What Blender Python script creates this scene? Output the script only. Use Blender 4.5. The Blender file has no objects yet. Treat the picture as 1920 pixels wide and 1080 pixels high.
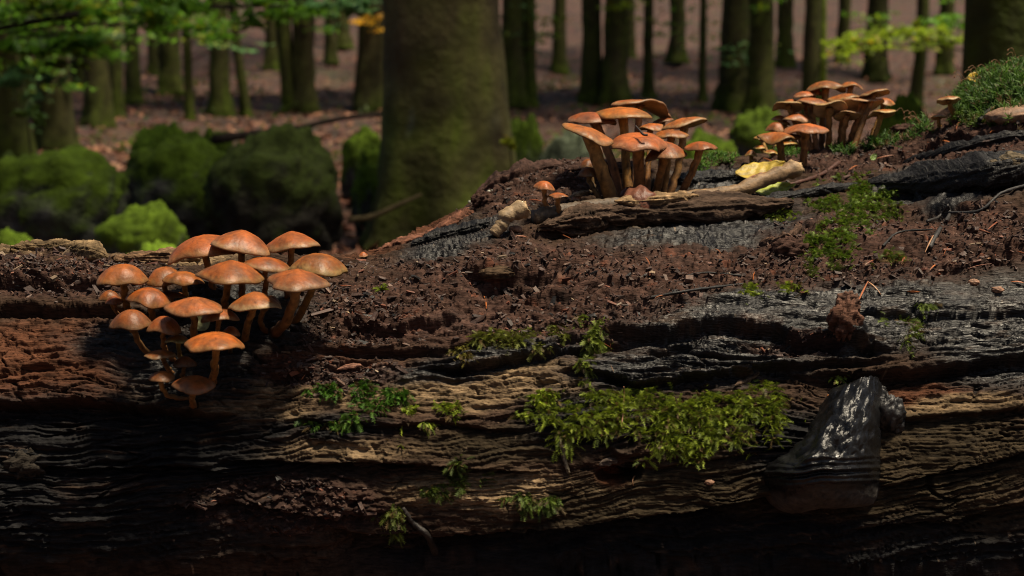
import bpy, math, random
import numpy as np
from mathutils import Vector, Matrix
from mathutils.bvhtree import BVHTree

random.seed(7)
RNG = np.random.default_rng(11)
sc = bpy.context.scene
COL = sc.collection

# ------------------------------------------------------------------ camera
CAM_H, F_PX = 0.55, 2637.0
PITCH = math.atan(340.0 / F_PX)
cam = bpy.data.cameras.new('camera')
cam.sensor_width = 36.0
cam.lens = 36.0 * F_PX / 1920.0
cam.clip_start, cam.clip_end = 0.02, 600.0
cam.dof.use_dof = True
cam.dof.focus_distance = 1.15
cam.dof.aperture_fstop = 9.0
cam_o = bpy.data.objects.new('camera', cam)
COL.objects.link(cam_o)
cam_o.location = (0, 0, CAM_H)
cam_o.rotation_euler = (math.pi / 2 - PITCH, 0, 0)
sc.camera = cam_o

# ------------------------------------------------------------------ world, sun, exposure
SUN_DIR = Vector((0.29, -0.14, 0.94)).normalized()      # towards the sun
world = bpy.data.worlds.new('World'); sc.world = world; world.use_nodes = True
wn = world.node_tree.nodes; wl = world.node_tree.links
sky = wn.new('ShaderNodeTexSky'); sky.sky_type = 'NISHITA'; sky.sun_disc = False
sky.sun_elevation = math.asin(SUN_DIR.z)
sky.sun_rotation = math.atan2(SUN_DIR.x, SUN_DIR.y)
sky.air_density = 1.0; sky.dust_density = 3.0
bg = wn['Background']; bg.inputs['Strength'].default_value = 0.05
wl.new(sky.outputs['Color'], bg.inputs['Color'])
sun = bpy.data.lights.new('sun', 'SUN'); sun.energy = 5.0; sun.angle = math.radians(9)
sun.color = (1.0, 0.86, 0.64)
sun_o = bpy.data.objects.new('sun', sun); COL.objects.link(sun_o)
sun_o.rotation_euler = SUN_DIR.to_track_quat('Z', 'Y').to_euler()
sun_o.location = (0, 0, 12)
sc.view_settings.view_transform = 'Standard'
sc.view_settings.look = 'None'
sc.view_settings.exposure = 0.35
sc.view_settings.gamma = 1.0
sc.render.engine = 'CYCLES'
sc.cycles.use_denoising = True
sc.cycles.max_bounces = 6
sc.cycles.filter_width = 1.0
sc.cycles.sample_clamp_indirect = 4.0

# ------------------------------------------------------------------ helpers
CP, SP = math.cos(PITCH), math.sin(PITCH)
def ray(px, py):
    """world direction of a photo pixel (1920 x 1080)"""
    a = (px - 960.0) / F_PX; b = (540.0 - py) / F_PX
    return Vector((a, b * SP + CP, b * CP - SP))
def at(px, py, depth):
    d = ray(px, py); s = depth / d.y
    return Vector((d.x * s, depth, CAM_H + d.z * s))
def at_np(px, py, depth):
    a = (px - 960.0) / F_PX; b = (540.0 - py) / F_PX
    dy = b * SP + CP; dz = b * CP - SP; s = depth / dy
    return np.stack([a * s, depth + 0 * s, CAM_H + dz * s], -1)
def mpp(depth): return depth / F_PX                    # metres per photo pixel

def hash2(ix, iy, seed):
    h = (ix.astype(np.int64) * 374761393 + iy.astype(np.int64) * 668265263 + seed * 974634777) & 0xFFFFFFFF
    h = ((h ^ (h >> 13)) * 1274126177) & 0xFFFFFFFF
    return ((h ^ (h >> 16)) & 0xFFFFFF).astype(np.float64) / float(0xFFFFFF)
def perlin(x, y, seed=0):
    x0 = np.floor(x); y0 = np.floor(y); fx = x - x0; fy = y - y0
    u = fx * fx * fx * (fx * (fx * 6 - 15) + 10); v = fy * fy * fy * (fy * (fy * 6 - 15) + 10)
    def g(i, j):
        a = hash2(x0 + i, y0 + j, seed) * 6.2831853
        return np.cos(a) * (fx - i) + np.sin(a) * (fy - j)
    a = g(0, 0); b = g(1, 0); c = g(0, 1); d = g(1, 1)
    return ((a + (b - a) * u) * (1 - v) + (c + (d - c) * u) * v) * 1.5
def fbm(x, y, seed=0, octv=4, gain=0.5, lac=2.03):
    r = 0.0; a = 1.0; n = 0.0
    for k in range(octv):
        r = r + a * perlin(x, y, seed + 17 * k); n += a
        x = x * lac + 3.7; y = y * lac + 1.3; a *= gain
    return r / n
def worley(x, y, seed=0):
    x0 = np.floor(x); y0 = np.floor(y); f1 = np.full(x.shape, 9.0); f2 = np.full(x.shape, 9.0)
    for i in (-1, 0, 1):
        for j in (-1, 0, 1):
            cx = x0 + i; cy = y0 + j
            d = np.hypot(cx + hash2(cx, cy, seed) - x, cy + hash2(cx, cy, seed + 5) - y)
            f2 = np.minimum(f2, np.maximum(f1, d)); f1 = np.minimum(f1, d)
    return f1, f2
def sstep(a, b, x):
    t = np.clip((x - a) / (b - a), 0, 1); return t * t * (3 - 2 * t)

def mesh_np(name, V, faces, cols=None, rough=None, smooth=True):
    """faces: (n,3) or (n,4) int array, or a list of such arrays"""
    me = bpy.data.meshes.new(name)
    V = np.asarray(V, dtype=np.float32)
    fl = faces if isinstance(faces, list) else [faces]
    fl = [np.asarray(f, dtype=np.int32) for f in fl if len(f)]
    me.vertices.add(len(V)); me.vertices.foreach_set('co', V.ravel())
    loops = np.concatenate([f.ravel() for f in fl]); sizes = np.concatenate([np.full(len(f), f.shape[1], np.int32) for f in fl])
    me.loops.add(len(loops)); me.loops.foreach_set('vertex_index', loops)
    starts = np.concatenate([[0], np.cumsum(sizes)[:-1]]).astype(np.int32)
    me.polygons.add(len(sizes)); me.polygons.foreach_set('loop_start', starts)
    me.polygons.foreach_set('use_smooth', np.full(len(sizes), smooth, bool))
    if cols is not None:
        at_ = me.attributes.new('Col', 'FLOAT_COLOR', 'POINT')
        c = np.ones((len(V), 4), np.float32); c[:, :3] = np.clip(cols, 0, 1); at_.data.foreach_set('color', c.ravel())
    if rough is not None:
        ar = me.attributes.new('Rough', 'FLOAT', 'POINT'); ar.data.foreach_set('value', np.asarray(rough, np.float32))
    me.update(); me.validate()
    return me
def obj(name, me, mat=None, parent=None):
    o = bpy.data.objects.new(name, me); COL.objects.link(o)
    if mat is not None and not me.materials: me.materials.append(mat)
    if parent is not None: o.parent = parent
    return o
def tag(o, label=None, cat=None, group=None, kind=None):
    if label: o['label'] = label
    if cat: o['category'] = cat
    if group: o['group'] = group
    if kind: o['kind'] = kind
    return o
def empty(name, loc, label=None, cat=None, group=None):
    o = bpy.data.objects.new(name, None); COL.objects.link(o); o.location = loc; o.empty_display_size = 0.02
    return tag(o, label, cat, group)
def grid_faces(nu, nv, wrap=False):
    """vertices indexed i*nv + j; i over nu, j over nv"""
    i = np.arange(nu if wrap else nu - 1); j = np.arange(nv - 1)
    I, J = np.meshgrid(i, j, indexing='ij'); I2 = (I + 1) % nu
    return np.stack([I * nv + J, I2 * nv + J, I2 * nv + J + 1, I * nv + J + 1], -1).reshape(-1, 4)
def tube_np(pts, rad, n=8, seed=0, wob=0.0, cap=True):
    """tube along a polyline; returns V, quads, tris, t(0..1 per vertex)"""
    pts = np.asarray(pts, float); m = len(pts); rad = np.broadcast_to(rad, (m,)).astype(float)
    T = np.gradient(pts, axis=0); T /= np.linalg.norm(T, axis=1)[:, None] + 1e-12
    ref = np.array([0.3, 0.9, 0.2]) if abs(T[:, 2]).mean() > 0.6 else np.array([0.1, 0.15, 1.0])
    N = np.cross(T, ref); N /= np.linalg.norm(N, axis=1)[:, None] + 1e-12; B = np.cross(T, N)
    th = np.linspace(0, 2 * np.pi, n, endpoint=False)
    W = 1.0
    if wob:
        u = np.arange(m)[:, None] * 0.6 + 0 * th[None]; W = 1 + wob * (perlin(u + seed * 3.1, np.cos(th)[None] * 1.3 + u * .2, seed) + perlin(u * 2 + seed, np.sin(th)[None] * 1.6 + 5 + 0 * u, seed + 3))
    R = rad[:, None] * W
    V = pts[:, None] + R[..., None] * (np.cos(th)[None, :, None] * N[:, None] + np.sin(th)[None, :, None] * B[:, None])
    V = V.reshape(-1, 3)
    i = np.arange(m - 1); j = np.arange(n); I, J = np.meshgrid(i, j, indexing='ij'); J2 = (J + 1) % n
    Q = np.stack([I * n + J, I * n + J2, (I + 1) * n + J2, (I + 1) * n + J], -1).reshape(-1, 4)
    tt = np.repeat(np.linspace(0, 1, m), n)
    tris = np.zeros((0, 3), int)
    if cap:
        V = np.vstack([V, pts[0], pts[-1]]); a = m * n; b = a + 1; k = np.arange(n)
        tris = np.vstack([np.stack([np.full(n, a), (k + 1) % n, k], -1), np.stack([np.full(n, b), (m - 1) * n + k, (m - 1) * n + (k + 1) % n], -1)])
        tt = np.append(tt, [0, 1])
    return V, Q, tris, tt
def smooth_path(pts, n):
    """Catmull-Rom through the points"""
    P = np.asarray(pts, float)
    if len(P) == 2: return P[0] + (P[1] - P[0]) * np.linspace(0, 1, n)[:, None]
    P = np.vstack([2 * P[0] - P[1], P, 2 * P[-1] - P[-2]]); m = len(P) - 3
    t = np.linspace(0, m - 1e-6, n); k = t.astype(int); f = (t - k)[:, None]
    a, b, c, d = P[k], P[k + 1], P[k + 2], P[k + 3]
    return 0.5 * (2 * b + (c - a) * f + (2 * a - 5 * b + 4 * c - d) * f ** 2 + (-a + 3 * b - 3 * c + d) * f ** 3)

# ------------------------------------------------------------------ materials
def new_mat(name):
    m = bpy.data.materials.new(name); m.use_nodes = True
    nt = m.node_tree; return m, nt, nt.nodes['Principled BSDF']
def noise_node(nt, scale, detail=4, rough=0.55, coord='Object', vec=None):
    tc = nt.nodes.new('ShaderNodeTexCoord'); n = nt.nodes.new('ShaderNodeTexNoise')
    n.inputs['Scale'].default_value = scale; n.inputs['Detail'].default_value = detail; n.inputs['Roughness'].default_value = rough
    nt.links.new(vec if vec is not None else tc.outputs[coord], n.inputs['Vector']); return n
def mapr(nt, src, a, b, c, d):
    r = nt.nodes.new('ShaderNodeMapRange')
    for k, v in zip((1, 2, 3, 4), (a, b, c, d)): r.inputs[k].default_value = v
    nt.links.new(src, r.inputs[0]); return r.outputs[0]
def mixc(nt, fac, a, b, blend='MIX'):
    m = nt.nodes.new('ShaderNodeMix'); m.data_type = 'RGBA'; m.blend_type = blend
    for s, v in ((m.inputs[0], fac), (m.inputs[6], a), (m.inputs[7], b)):
        if isinstance(v, (int, float)): s.default_value = v
        elif isinstance(v, tuple): s.default_value = (*v, 1)
        else: nt.links.new(v, s)
    return m.outputs[2]
def bump(nt, bsdf, src, strength, dist, prev=None):
    b = nt.nodes.new('ShaderNodeBump'); b.inputs['Strength'].default_value = strength; b.inputs['Distance'].default_value = dist
    nt.links.new(src, b.inputs['Height'])
    if prev is not None: nt.links.new(prev, b.inputs['Normal'])
    nt.links.new(b.outputs[0], bsdf.inputs['Normal']); return b.outputs[0]
def attr(nt, name):
    a = nt.nodes.new('ShaderNodeAttribute'); a.attribute_name = name; return a
def col_mat(name, rough=0.7, nscale=200, namp=(0.75, 1.25), bstr=0.3, bdist=0.001, bscale=600, spec=0.4, rough_attr=False, sss=0.0, transl=0.0):
    """base colour from the vertex colour, broken up by object-space noise"""
    m, nt, b = new_mat(name)
    a = attr(nt, 'Col'); n = noise_node(nt, nscale, 5)
    f = mapr(nt, n.outputs[0], 0.3, 0.7, namp[0], namp[1])
    vm = nt.nodes.new('ShaderNodeVectorMath'); vm.operation = 'SCALE'
    nt.links.new(a.outputs['Color'], vm.inputs[0]); nt.links.new(f, vm.inputs['Scale'])
    nt.links.new(vm.outputs[0], b.inputs['Base Color'])
    b.inputs['Specular IOR Level'].default_value = spec
    if rough_attr: nt.links.new(attr(nt, 'Rough').outputs['Fac'], b.inputs['Roughness'])
    else: b.inputs['Roughness'].default_value = rough
    if bstr: bump(nt, b, noise_node(nt, bscale, 4).outputs[0], bstr, bdist)
    if sss:
        b.inputs['Subsurface Weight'].default_value = sss; b.inputs['Subsurface Radius'].default_value = (0.004, 0.0015, 0.0006)
        b.inputs['Subsurface Scale'].default_value = 1.0
    if transl:
        tr = nt.nodes.new('ShaderNodeBsdfTranslucent'); mx = nt.nodes.new('ShaderNodeMixShader'); mx.inputs[0].default_value = transl
        nt.links.new(vm.outputs[0], tr.inputs['Color']); nt.links.new(b.outputs[0], mx.inputs[1]); nt.links.new(tr.outputs[0], mx.inputs[2])
        nt.links.new(mx.outputs[0], nt.nodes['Material Output'].inputs['Surface'])
    return m
M_LOG = col_mat('log_wood', nscale=420, namp=(0.38, 1.6), bstr=0.8, bdist=0.0018, bscale=700, spec=0.32, rough_attr=True)
M_CAP = col_mat('mushroom_cap', rough=0.48, nscale=260, namp=(0.72, 1.22), bstr=0.45, bdist=0.0008, bscale=420, spec=0.4, sss=0.12)
M_GILL = col_mat('mushroom_gills', rough=0.8, nscale=120, namp=(0.8, 1.2), bstr=0.0)
M_STEM = col_mat('mushroom_stem', rough=0.65, nscale=220, namp=(0.55, 1.35), bstr=0.4, bdist=0.001, bscale=500, sss=0.1)
M_MOSS = col_mat('moss_frond', rough=0.6, nscale=300, namp=(0.7, 1.3), bstr=0.0, transl=0.3)
M_LEAF = col_mat('leaf', rough=0.5, nscale=60, namp=(0.75, 1.25), bstr=0.2, bdist=0.001, bscale=300, transl=0.25)
M_DRYLEAF = col_mat('dry_leaf', rough=0.45, nscale=150, namp=(0.6, 1.35), bstr=0.5, bdist=0.001, bscale=500, transl=0.1)
M_TWIG = col_mat('twig_bark', rough=0.6, nscale=260, namp=(0.6, 1.4), bstr=0.6, bdist=0.001, bscale=500)
M_FOLI = col_mat('foliage', rough=0.5, nscale=3, namp=(0.75, 1.25), bstr=0.0, transl=0.55)
M_BARK = col_mat('mossy_bark', rough=0.9, nscale=9, namp=(0.6, 1.4), bstr=0.6, bdist=0.02, bscale=30, spec=0.2)
M_ROCK = col_mat('mossy_rock', rough=0.95, nscale=14, namp=(0.55, 1.45), bstr=0.9, bdist=0.012, bscale=60, spec=0.15)
M_LITTER = col_mat('litter', rough=0.8, nscale=8, namp=(0.7, 1.3), bstr=0.0, spec=0.3)

_nt = M_LOG.node_tree; _b = _nt.nodes['Principled BSDF']; _nt.links.new(mapr(_nt, attr(_nt, 'Rough').outputs['Fac'], .42, .85, .30, .10), _b.inputs['Specular IOR Level'])
_mp = _nt.nodes.new('ShaderNodeMapping'); _mp.inputs['Scale'].default_value = (0.22, 1, 1); _tc = _nt.nodes.new('ShaderNodeTexCoord'); _nt.links.new(_tc.outputs['Object'], _mp.inputs['Vector'])
for _n in [q for q in _nt.nodes if q.bl_idname == 'ShaderNodeTexNoise']: _nt.links.new(_mp.outputs[0], _n.inputs['Vector'])
# bracket fungus: black, wet, lumpy
M_BRACKET, _nt, _b = new_mat('bracket_crust')
_a = attr(_nt, 'Col'); _nt.links.new(mixc(_nt, mapr(_nt, noise_node(_nt, 190, 6, .7).outputs[0], .38, .62, 0, .85), _a.outputs['Color'], (.006, .006, .006)), _b.inputs['Base Color'])
_nt.links.new(attr(_nt, 'Rough').outputs['Fac'], _b.inputs['Roughness']); _b.inputs['Specular IOR Level'].default_value = 0.45
_p = bump(_nt, _b, noise_node(_nt, 240, 5, .55).outputs[0], 0.55, 0.002)
bump(_nt, _b, noise_node(_nt, 700, 4).outputs[0], 0.4, 0.0006, _p)

# forest floor
M_FLOOR, _nt, _b = new_mat('forest_floor')
_n1 = noise_node(_nt, 1.1, 5); _n2 = noise_node(_nt, 9, 6, 0.65)
_tc = _nt.nodes.new('ShaderNodeTexCoord'); _vo = _nt.nodes.new('ShaderNodeTexVoronoi'); _vo.inputs['Scale'].default_value = 14
_nt.links.new(_tc.outputs['Object'], _vo.inputs['Vector'])
_c = mixc(_nt, mapr(_nt, _n1.outputs[0], 0.35, 0.65, 0, 1), (0.062, 0.026, 0.015), (0.140, 0.056, 0.034))
_c = mixc(_nt, mapr(_nt, _n2.outputs[0], 0.35, 0.65, 0, 0.8), _c, (0.026, 0.014, 0.009))
_n3 = noise_node(_nt, 0.55, 4, 0.6)
_c = mixc(_nt, mapr(_nt, _n3.outputs[0], 0.55, 0.68, 0, 0.7), _c, (0.035, 0.042, 0.012))
_n4 = noise_node(_nt, 3.2, 5, 0.65)
_c = mixc(_nt, mapr(_nt, _n4.outputs[0], 0.42, 0.62, 0, 0.75), _c, (0.020, 0.012, 0.007))
_c = mixc(_nt, 0.35, _c, _vo.outputs['Color'], 'OVERLAY')
_nt.links.new(_c, _b.inputs['Base Color']); _b.inputs['Roughness'].default_value = 0.85
bump(_nt, _b, _vo.outputs['Distance'], 0.7, 0.05)

# ------------------------------------------------------------------ ground
def ground_z(x, y):
    x = np.asarray(x, float); y = np.asarray(y, float)
    r = np.interp(y, [-60, -14, -3, 0, 6, 13, 17, 20, 26, 35, 48, 62, 90, 140, 200],
                  [14, 2.2, 0.15, 0, 0, 0.0, 0.06, 0.28, 0.62, 1.45, 3.0, 5.0, 12, 28, 48])  # the rise behind the camera is added to block sky light
    amp = np.interp(np.hypot(x, y), [1.5, 4, 10, 40], [0, 0.02, 0.14, 0.6])
    return r + amp * fbm(x * 0.35 + 4.2, y * 0.35, 91, 3)
xs = np.concatenate([-np.geomspace(90, 6, 26), np.linspace(-5.8, 5.8, 70), np.geomspace(6, 90, 26)])
ys = np.concatenate([np.linspace(-55, -3, 26), np.linspace(-2.6, 14, 90), np.geomspace(14.3, 195, 70)])
X, Y = np.meshgrid(xs, ys, indexing='ij')
V = np.stack([X, Y, ground_z(X, Y)], -1).reshape(-1, 3)
tag(obj('ground', mesh_np('ground', V, grid_faces(len(xs), len(ys))), M_FLOOR), 'brown forest floor rising to a hillside', 'ground', kind='structure')
def ground_hit(px, py):
    d = ray(px, py)
    s = 1.5
    while s < 150:
        p = Vector((0, 0, CAM_H)) + d * s
        if p.z <= float(ground_z(p.x, p.y)): return p
        s *= 1.01
    return p

# ------------------------------------------------------------------ the fallen log
# key rows of the photo and the distance of the wood there, per photo column
KPX =   [-1500, -200,    0,  200,  400,  600,  700,  800,  880,  950, 1100, 1300, 1500, 1600, 1700, 1780, 1850, 1920, 2050, 3400]
CREST = [  470,  468,  463,  482,  489,  489,  474,  427,  388,  328,  303,  306,  292,  284,  264,  213,  165,  140,  122,  150]
CRD =   [ 1.22, 1.24, 1.24, 1.22, 1.22, 1.24, 1.29, 1.35, 1.39, 1.43, 1.47, 1.49, 1.51, 1.52, 1.53, 1.52, 1.50, 1.49, 1.48, 1.45]
K5 =    [  505,  500,  496,  512,  516,  516,  506,  492,  483,  474,  466,  462,  452,  448,  440,  428,  418,  408,  400,  410]
K5D =   [ 1.15, 1.15, 1.15, 1.145,1.145,1.15, 1.17, 1.18, 1.185,1.19, 1.195,1.195,1.195,1.195,1.195,1.19, 1.185,1.18, 1.17, 1.16]
ND = 1100
PXC = np.concatenate([np.linspace(-1500, -75, 60), np.linspace(-70, 1990, ND), np.linspace(1995, 3400, 60)])
def kcol(v, s):
    a = np.interp(PXC, KPX, v); k = np.exp(-0.5 * (np.arange(-60, 61) / s) ** 2); k /= k.sum()
    return np.convolve(np.pad(a, 60, mode='edge'), k, mode='valid')
crest, crd, k5, k5d = kcol(CREST, 7), kcol(CRD, 18), kcol(K5, 18), kcol(K5D, 18)
one = np.ones_like(PXC)
def P3(r, d): return at_np(PXC, r, d)
W = [P3(1250 * one, 1.07 * one), P3(1050 * one, 1.025 * one), P3(870 * one, 1.02 * one), P3(725 * one, 1.04 * one),
     P3(605 * one, 1.085 * one), P3(k5, k5d), P3((k5 + crest) / 2, (k5d * 0.52 + crd * 0.48)), P3(crest, crd)]
W[0][:, 2] = -0.04
c = W[-1]
b1 = c + np.array([0, 0.06, -0.022]); b2 = c * np.array([1, 1, 0.62]) + np.array([0, 0.13, 0]); b3 = c * np.array([1, 1, 0]) + np.array([0, 0.06, -0.04])
W += [b1, b2, b3]
ROWS = [26, 92, 76, 66, 64, 70, 76, 14, 16, 14]
KW = np.stack(W, 1)                                     # (cols, knots, 3)
KE = np.concatenate([2 * KW[:, :1] - KW[:, 1:2], KW, 2 * KW[:, -1:] - KW[:, -2:-1]], 1)
segs = []; seg_v = []
for k, n in enumerate(ROWS):
    f = (np.arange(n) / n)[None, :, None]
    a, b, c_, d = (KE[:, k + q][:, None] for q in range(4))
    segs.append(0.5 * (2 * b + (c_ - a) * f + (2 * a - 5 * b + 4 * c_ - d) * f ** 2 + (-a + 3 * b - 3 * c_ + d) * f ** 3))
    seg_v.append(k + np.arange(n) / n)
B = np.concatenate(segs + [KW[:, -1:]], 1); VV = np.append(np.concatenate(seg_v), len(ROWS))
NU, NV = B.shape[:2]
# photo row of every base vertex, arc length across the log, position along it
rel = B - np.array([0, 0, CAM_H]); fwd = rel[..., 1] * CP - rel[..., 2] * SP; up = rel[..., 1] * SP + rel[..., 2] * CP
ROWG = 540 - F_PX * up / fwd; PXG = np.repeat(PXC[:, None], NV, 1)
S = B[..., 0]; Tm = np.concatenate([np.zeros((NU, 1)), np.cumsum(np.linalg.norm(np.diff(B, axis=1), axis=2), 1)], 1)
front = 1 - sstep(6.9, 7.3, VV)[None, :]
front_soft = 1 - 0.75 * sstep(6.9, 7.6, VV)[None, :]

warp = 40 * fbm(S * 6, Tm * 6, 3, 3)
PXW = PXG + 30 * fbm(S * 22, Tm * 22, 31, 3) + warp * 0.5; RWW = ROWG + 22 * fbm(S * 20 + 9, Tm * 26, 32, 3)
def blob(cx, cy, rx, ry, ang=0.0, soft=0.45):
    ca, sa = math.cos(math.radians(ang)), math.sin(math.radians(ang))
    dx = PXW - cx; dy = RWW - cy
    r = np.hypot((dx * ca + dy * sa) / rx, (-dx * sa + dy * ca) / ry)
    return 1 - sstep(1 - soft, 1 + soft, r)
def zone(*bl):
    z = 0
    for b_ in bl: z = np.maximum(z, blob(*b_))
    return z
Z_BLACK = zone((1560, 600, 400, 75, -3, .3), (1900, 620, 180, 110, 0, .4), (1300, 680, 240, 45, -3, .4), (140, 910, 460, 160, 0, .3), (420, 815, 180, 36, 0, .4), (1500, 1060, 700, 60, -3, .4),  # real black wood, plus the lower-left corner's shade put into the colour
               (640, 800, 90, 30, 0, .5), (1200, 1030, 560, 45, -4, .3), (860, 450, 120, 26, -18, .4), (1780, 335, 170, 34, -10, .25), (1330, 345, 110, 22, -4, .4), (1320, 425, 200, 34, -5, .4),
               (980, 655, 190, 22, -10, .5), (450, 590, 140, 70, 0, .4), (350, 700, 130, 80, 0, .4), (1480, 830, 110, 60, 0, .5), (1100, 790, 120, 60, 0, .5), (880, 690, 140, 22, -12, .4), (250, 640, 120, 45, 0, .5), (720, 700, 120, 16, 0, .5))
Z_TAN = zone((480, 775, 120, 30, 0, .4), (620, 845, 160, 18, 0, .5), (860, 735, 220, 26, -4, .5), (980, 690, 110, 20, -6, .4), (900, 920, 170, 34, 0, .4), (480, 870, 90, 16, 0, .4), (60, 475, 160, 16, 2, .4), (330, 490, 120, 10, 0, .4), (1230, 402, 90, 12, -3, .4),
             (560, 730, 120, 22, 0, .5), (1360, 590, 60, 12, 5, .5), (1810, 760, 130, 16, -4, .4))
Z_OLIVE = zone((1280, 930, 330, 70, -8, .35), (1700, 870, 300, 110, -6, .35), (1800, 990, 200, 60, -4, .4), (230, 720, 110, 40, 0, .4), (960, 830, 200, 40, 0, .5))
Z_RED = zone((110, 660, 190, 70, 0, .35), (60, 720, 200, 40, 0, .4), (760, 440, 120, 18, -22, .4), (600, 690, 120, 30, 0, .5), (1400, 640, 150, 24, 0, .5), (1720, 740, 120, 24, 0, .4))
Z_SOIL = zone((950, 560, 430, 90, -4, .3), (1640, 470, 330, 75, -4, .3), (1300, 500, 250, 45, 0, .3), (1000, 350, 130, 50, -10, .3), (1600, 300, 200, 30, -6, .4), (1850, 250, 140, 70, -20, .4),
              (520, 945, 210, 55, 0, .3), (1480, 650, 120, 20, 0, .4), (640, 700, 160, 30, 0, .5), (1050, 480, 200, 40, 0, .4), (1800, 410, 140, 40, 0, .4), (90, 520, 200, 40, 0, .4))
soil = np.clip(Z_SOIL - 0.8 * Z_BLACK * (1 - Z_SOIL), 0, 1)
wood = 1 - soil

# grain coordinate runs across the fibres and rises towards the right
g = Tm - 0.035 * S - 0.05 * np.clip(S - 0.05, 0, None) * (1 - sstep(650, 780, ROWG)) * 0 + 0.020 * fbm(S * 5.2, Tm * 5, 41, 3) + 0.004 * fbm(S * 26, Tm * 20, 42, 3)
g += -0.16 * np.clip(S - 0.05, 0, 0.5) * sstep(760, 900, ROWG)
low = fbm(S * 5, Tm * 9, 51, 3)
saw_q = g / 0.026 + 0.9 * fbm(S * 7 + 3, Tm * 9, 52, 3)
fr = saw_q - np.floor(saw_q)
saw = np.where(fr < 0.16, fr / 0.16, 1 - (fr - 0.16) / 0.84)          # deep under the lip, proud at the lip, sloping back upwards
samp = sstep(-0.25, 0.35, fbm(S * 6 + 7, Tm * 12, 53, 3))
saw2_q = g / 0.0085 + 1.2 * fbm(S * 14, Tm * 22, 54, 3); fr2 = saw2_q - np.floor(saw2_q)
saw2 = np.where(fr2 < 0.2, fr2 / 0.2, 1 - (fr2 - 0.2) / 0.8); s2amp = sstep(-0.2, 0.4, fbm(S * 13, Tm * 30, 55, 3))
fib = fbm(S * 9, g * 330, 61, 4, 0.6); fib2 = fbm(S * 26, g * 900, 62, 3, 0.6); ridg = 1 - np.abs(fbm(S * 12, g * 160, 63, 3)) * 2.2
crumb = fbm(S * 70, Tm * 85, 71, 4, 0.6); w1, w2 = worley(S * 150 + 2 * low, Tm * 190, 72); w3, w4 = worley(S * 330, Tm * 400, 73)
cell = np.clip(w2 - w1, 0, 0.6); pits = sstep(0.25, 0.5, fbm(S * 45, Tm * 70, 74, 4))
flake_q = Tm / 0.0055 + 2.2 * fbm(S * 30, Tm * 40, 75, 3); ff = flake_q - np.floor(flake_q); flake = np.where(ff < .25, ff / .25, 1 - (ff - .25) / .75)
D = 0.008 * low + wood * (1 - .8 * Z_OLIVE) * (1 - .3 * Z_TAN) * (1 - .5 * sstep(760, 860, ROWG)) * (0.0070 * (saw - .5) * samp + 0.0046 * (saw2 - .5) * s2amp) + wood * (0.0026 * fib + 0.0015 * fib2 + 0.0022 * ridg * (0.3 + Z_BLACK) + 0.0050 * Z_BLACK * (.5 - np.abs(fbm(S * 7, g * 210, 64, 2)) * 2))
D = D + soil * (0.0070 * fbm(S * 17, Tm * 32, 78, 3) - 0.008 * sstep(.2, .45, fbm(S * 14, Tm * 34, 79, 4)) + 0.0075 * crumb + 0.0028 * (0.5 - w1) + 0.0012 * (0.5 - w3) - 0.005 * pits + 0.0036 * (flake - .5) * sstep(-.2, .3, fbm(S * 20, Tm * 30, 76, 2)) + 0.0025 * (saw2 - .5))
D = D + 0.0055 * fbm(S * 48, Tm * 90, 77, 5, .65) * wood * (1 - 0.6 * Z_BLACK) * (1 - .5 * Z_OLIVE) - 0.004 * wood * pits * (1 - Z_BLACK) * (1 - .8 * Z_OLIVE)

cw1, cw2 = worley(S * 16 + .5 * low, g * 105, 92); crack = (1 - sstep(.02, .09, cw2 - cw1)) * wood * sstep(-.1, .25, fbm(S * 8, Tm * 14, 93, 3)) * front
cv1, cv2 = worley(S * 48, g * 62, 94); crack = np.maximum(crack, (1 - sstep(.02, .10, cv2 - cv1)) * wood * (Z_RED + .6 * Z_TAN) * sstep(0, .3, fbm(S * 11 + 5, Tm * 20, 96, 3)))
D = D - 0.0042 * crack + 0.0022 * (hash2(np.floor(cw1 * 0 + S * 16), np.floor(g * 105), 97) - .5) * wood * 0
def ledge(pts, A, wa, Bq, wb, rough_=7.0, fade=60):
    """above the line the wood stands proud by A, under it falls back by Bq"""
    global D
    pts = np.array(pts, float)
    line = np.interp(PXG, pts[:, 0], pts[:, 1]) + rough_ * fbm(S * 40, Tm * 40, int(pts[0, 0]) + 7, 4, .6)
    m = sstep(pts[0, 0] - fade, pts[0, 0] + fade * .4, PXG) * (1 - sstep(pts[-1, 0] - fade * .4, pts[-1, 0] + fade, PXG))
    d = ROWG - line
    upm = np.exp(-np.clip(-d, 0, None) / wa) * sstep(3.5, -1.5, d)
    dnm = np.exp(-np.clip(d, 0, None) / wb) * sstep(-3, 3, d)
    D = D + m * (A * upm - Bq * dnm) * front
ledge([(1010, 432), (1080, 420), (1160, 408), (1290, 401), (1400, 398), (1480, 394)], .003, 26, .010, 60)
ledge([(1640, 364), (1720, 357), (1800, 347), (1920, 326), (2050, 310)], .003, 30, .010, 50, 4)
ledge([(1600, 300), (1700, 292), (1780, 262), (1920, 240)], .006, 14, .006, 14, 8)
ledge([(1150, 622), (1250, 624), (1330, 612), (1420, 618), (1520, 640), (1640, 655)], .007, 34, .015, 22)
ledge([(850, 694), (960, 674), (1060, 648), (1150, 632)], .005, 16, .016, 15, 4)
ledge([(440, 862), (600, 868), (700, 866), (800, 874), (960, 884)], .006, 30, .016, 13)
ledge([(660, 992), (800, 1003), (900, 1000), (1060, 988), (1250, 964), (1400, 935), (1520, 912)], .006, 30, .040, 60, 5)
ledge([(1660, 912), (1780, 885), (1920, 850), (2000, 830)], .004, 30, .012, 10)
ledge([(1640, 985), (1780, 975), (1920, 940)], .004, 30, .014, 12)
ledge([(-60, 757), (60, 757), (150, 752), (300, 768), (400, 778)], .007, 40, .020, 40)
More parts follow.
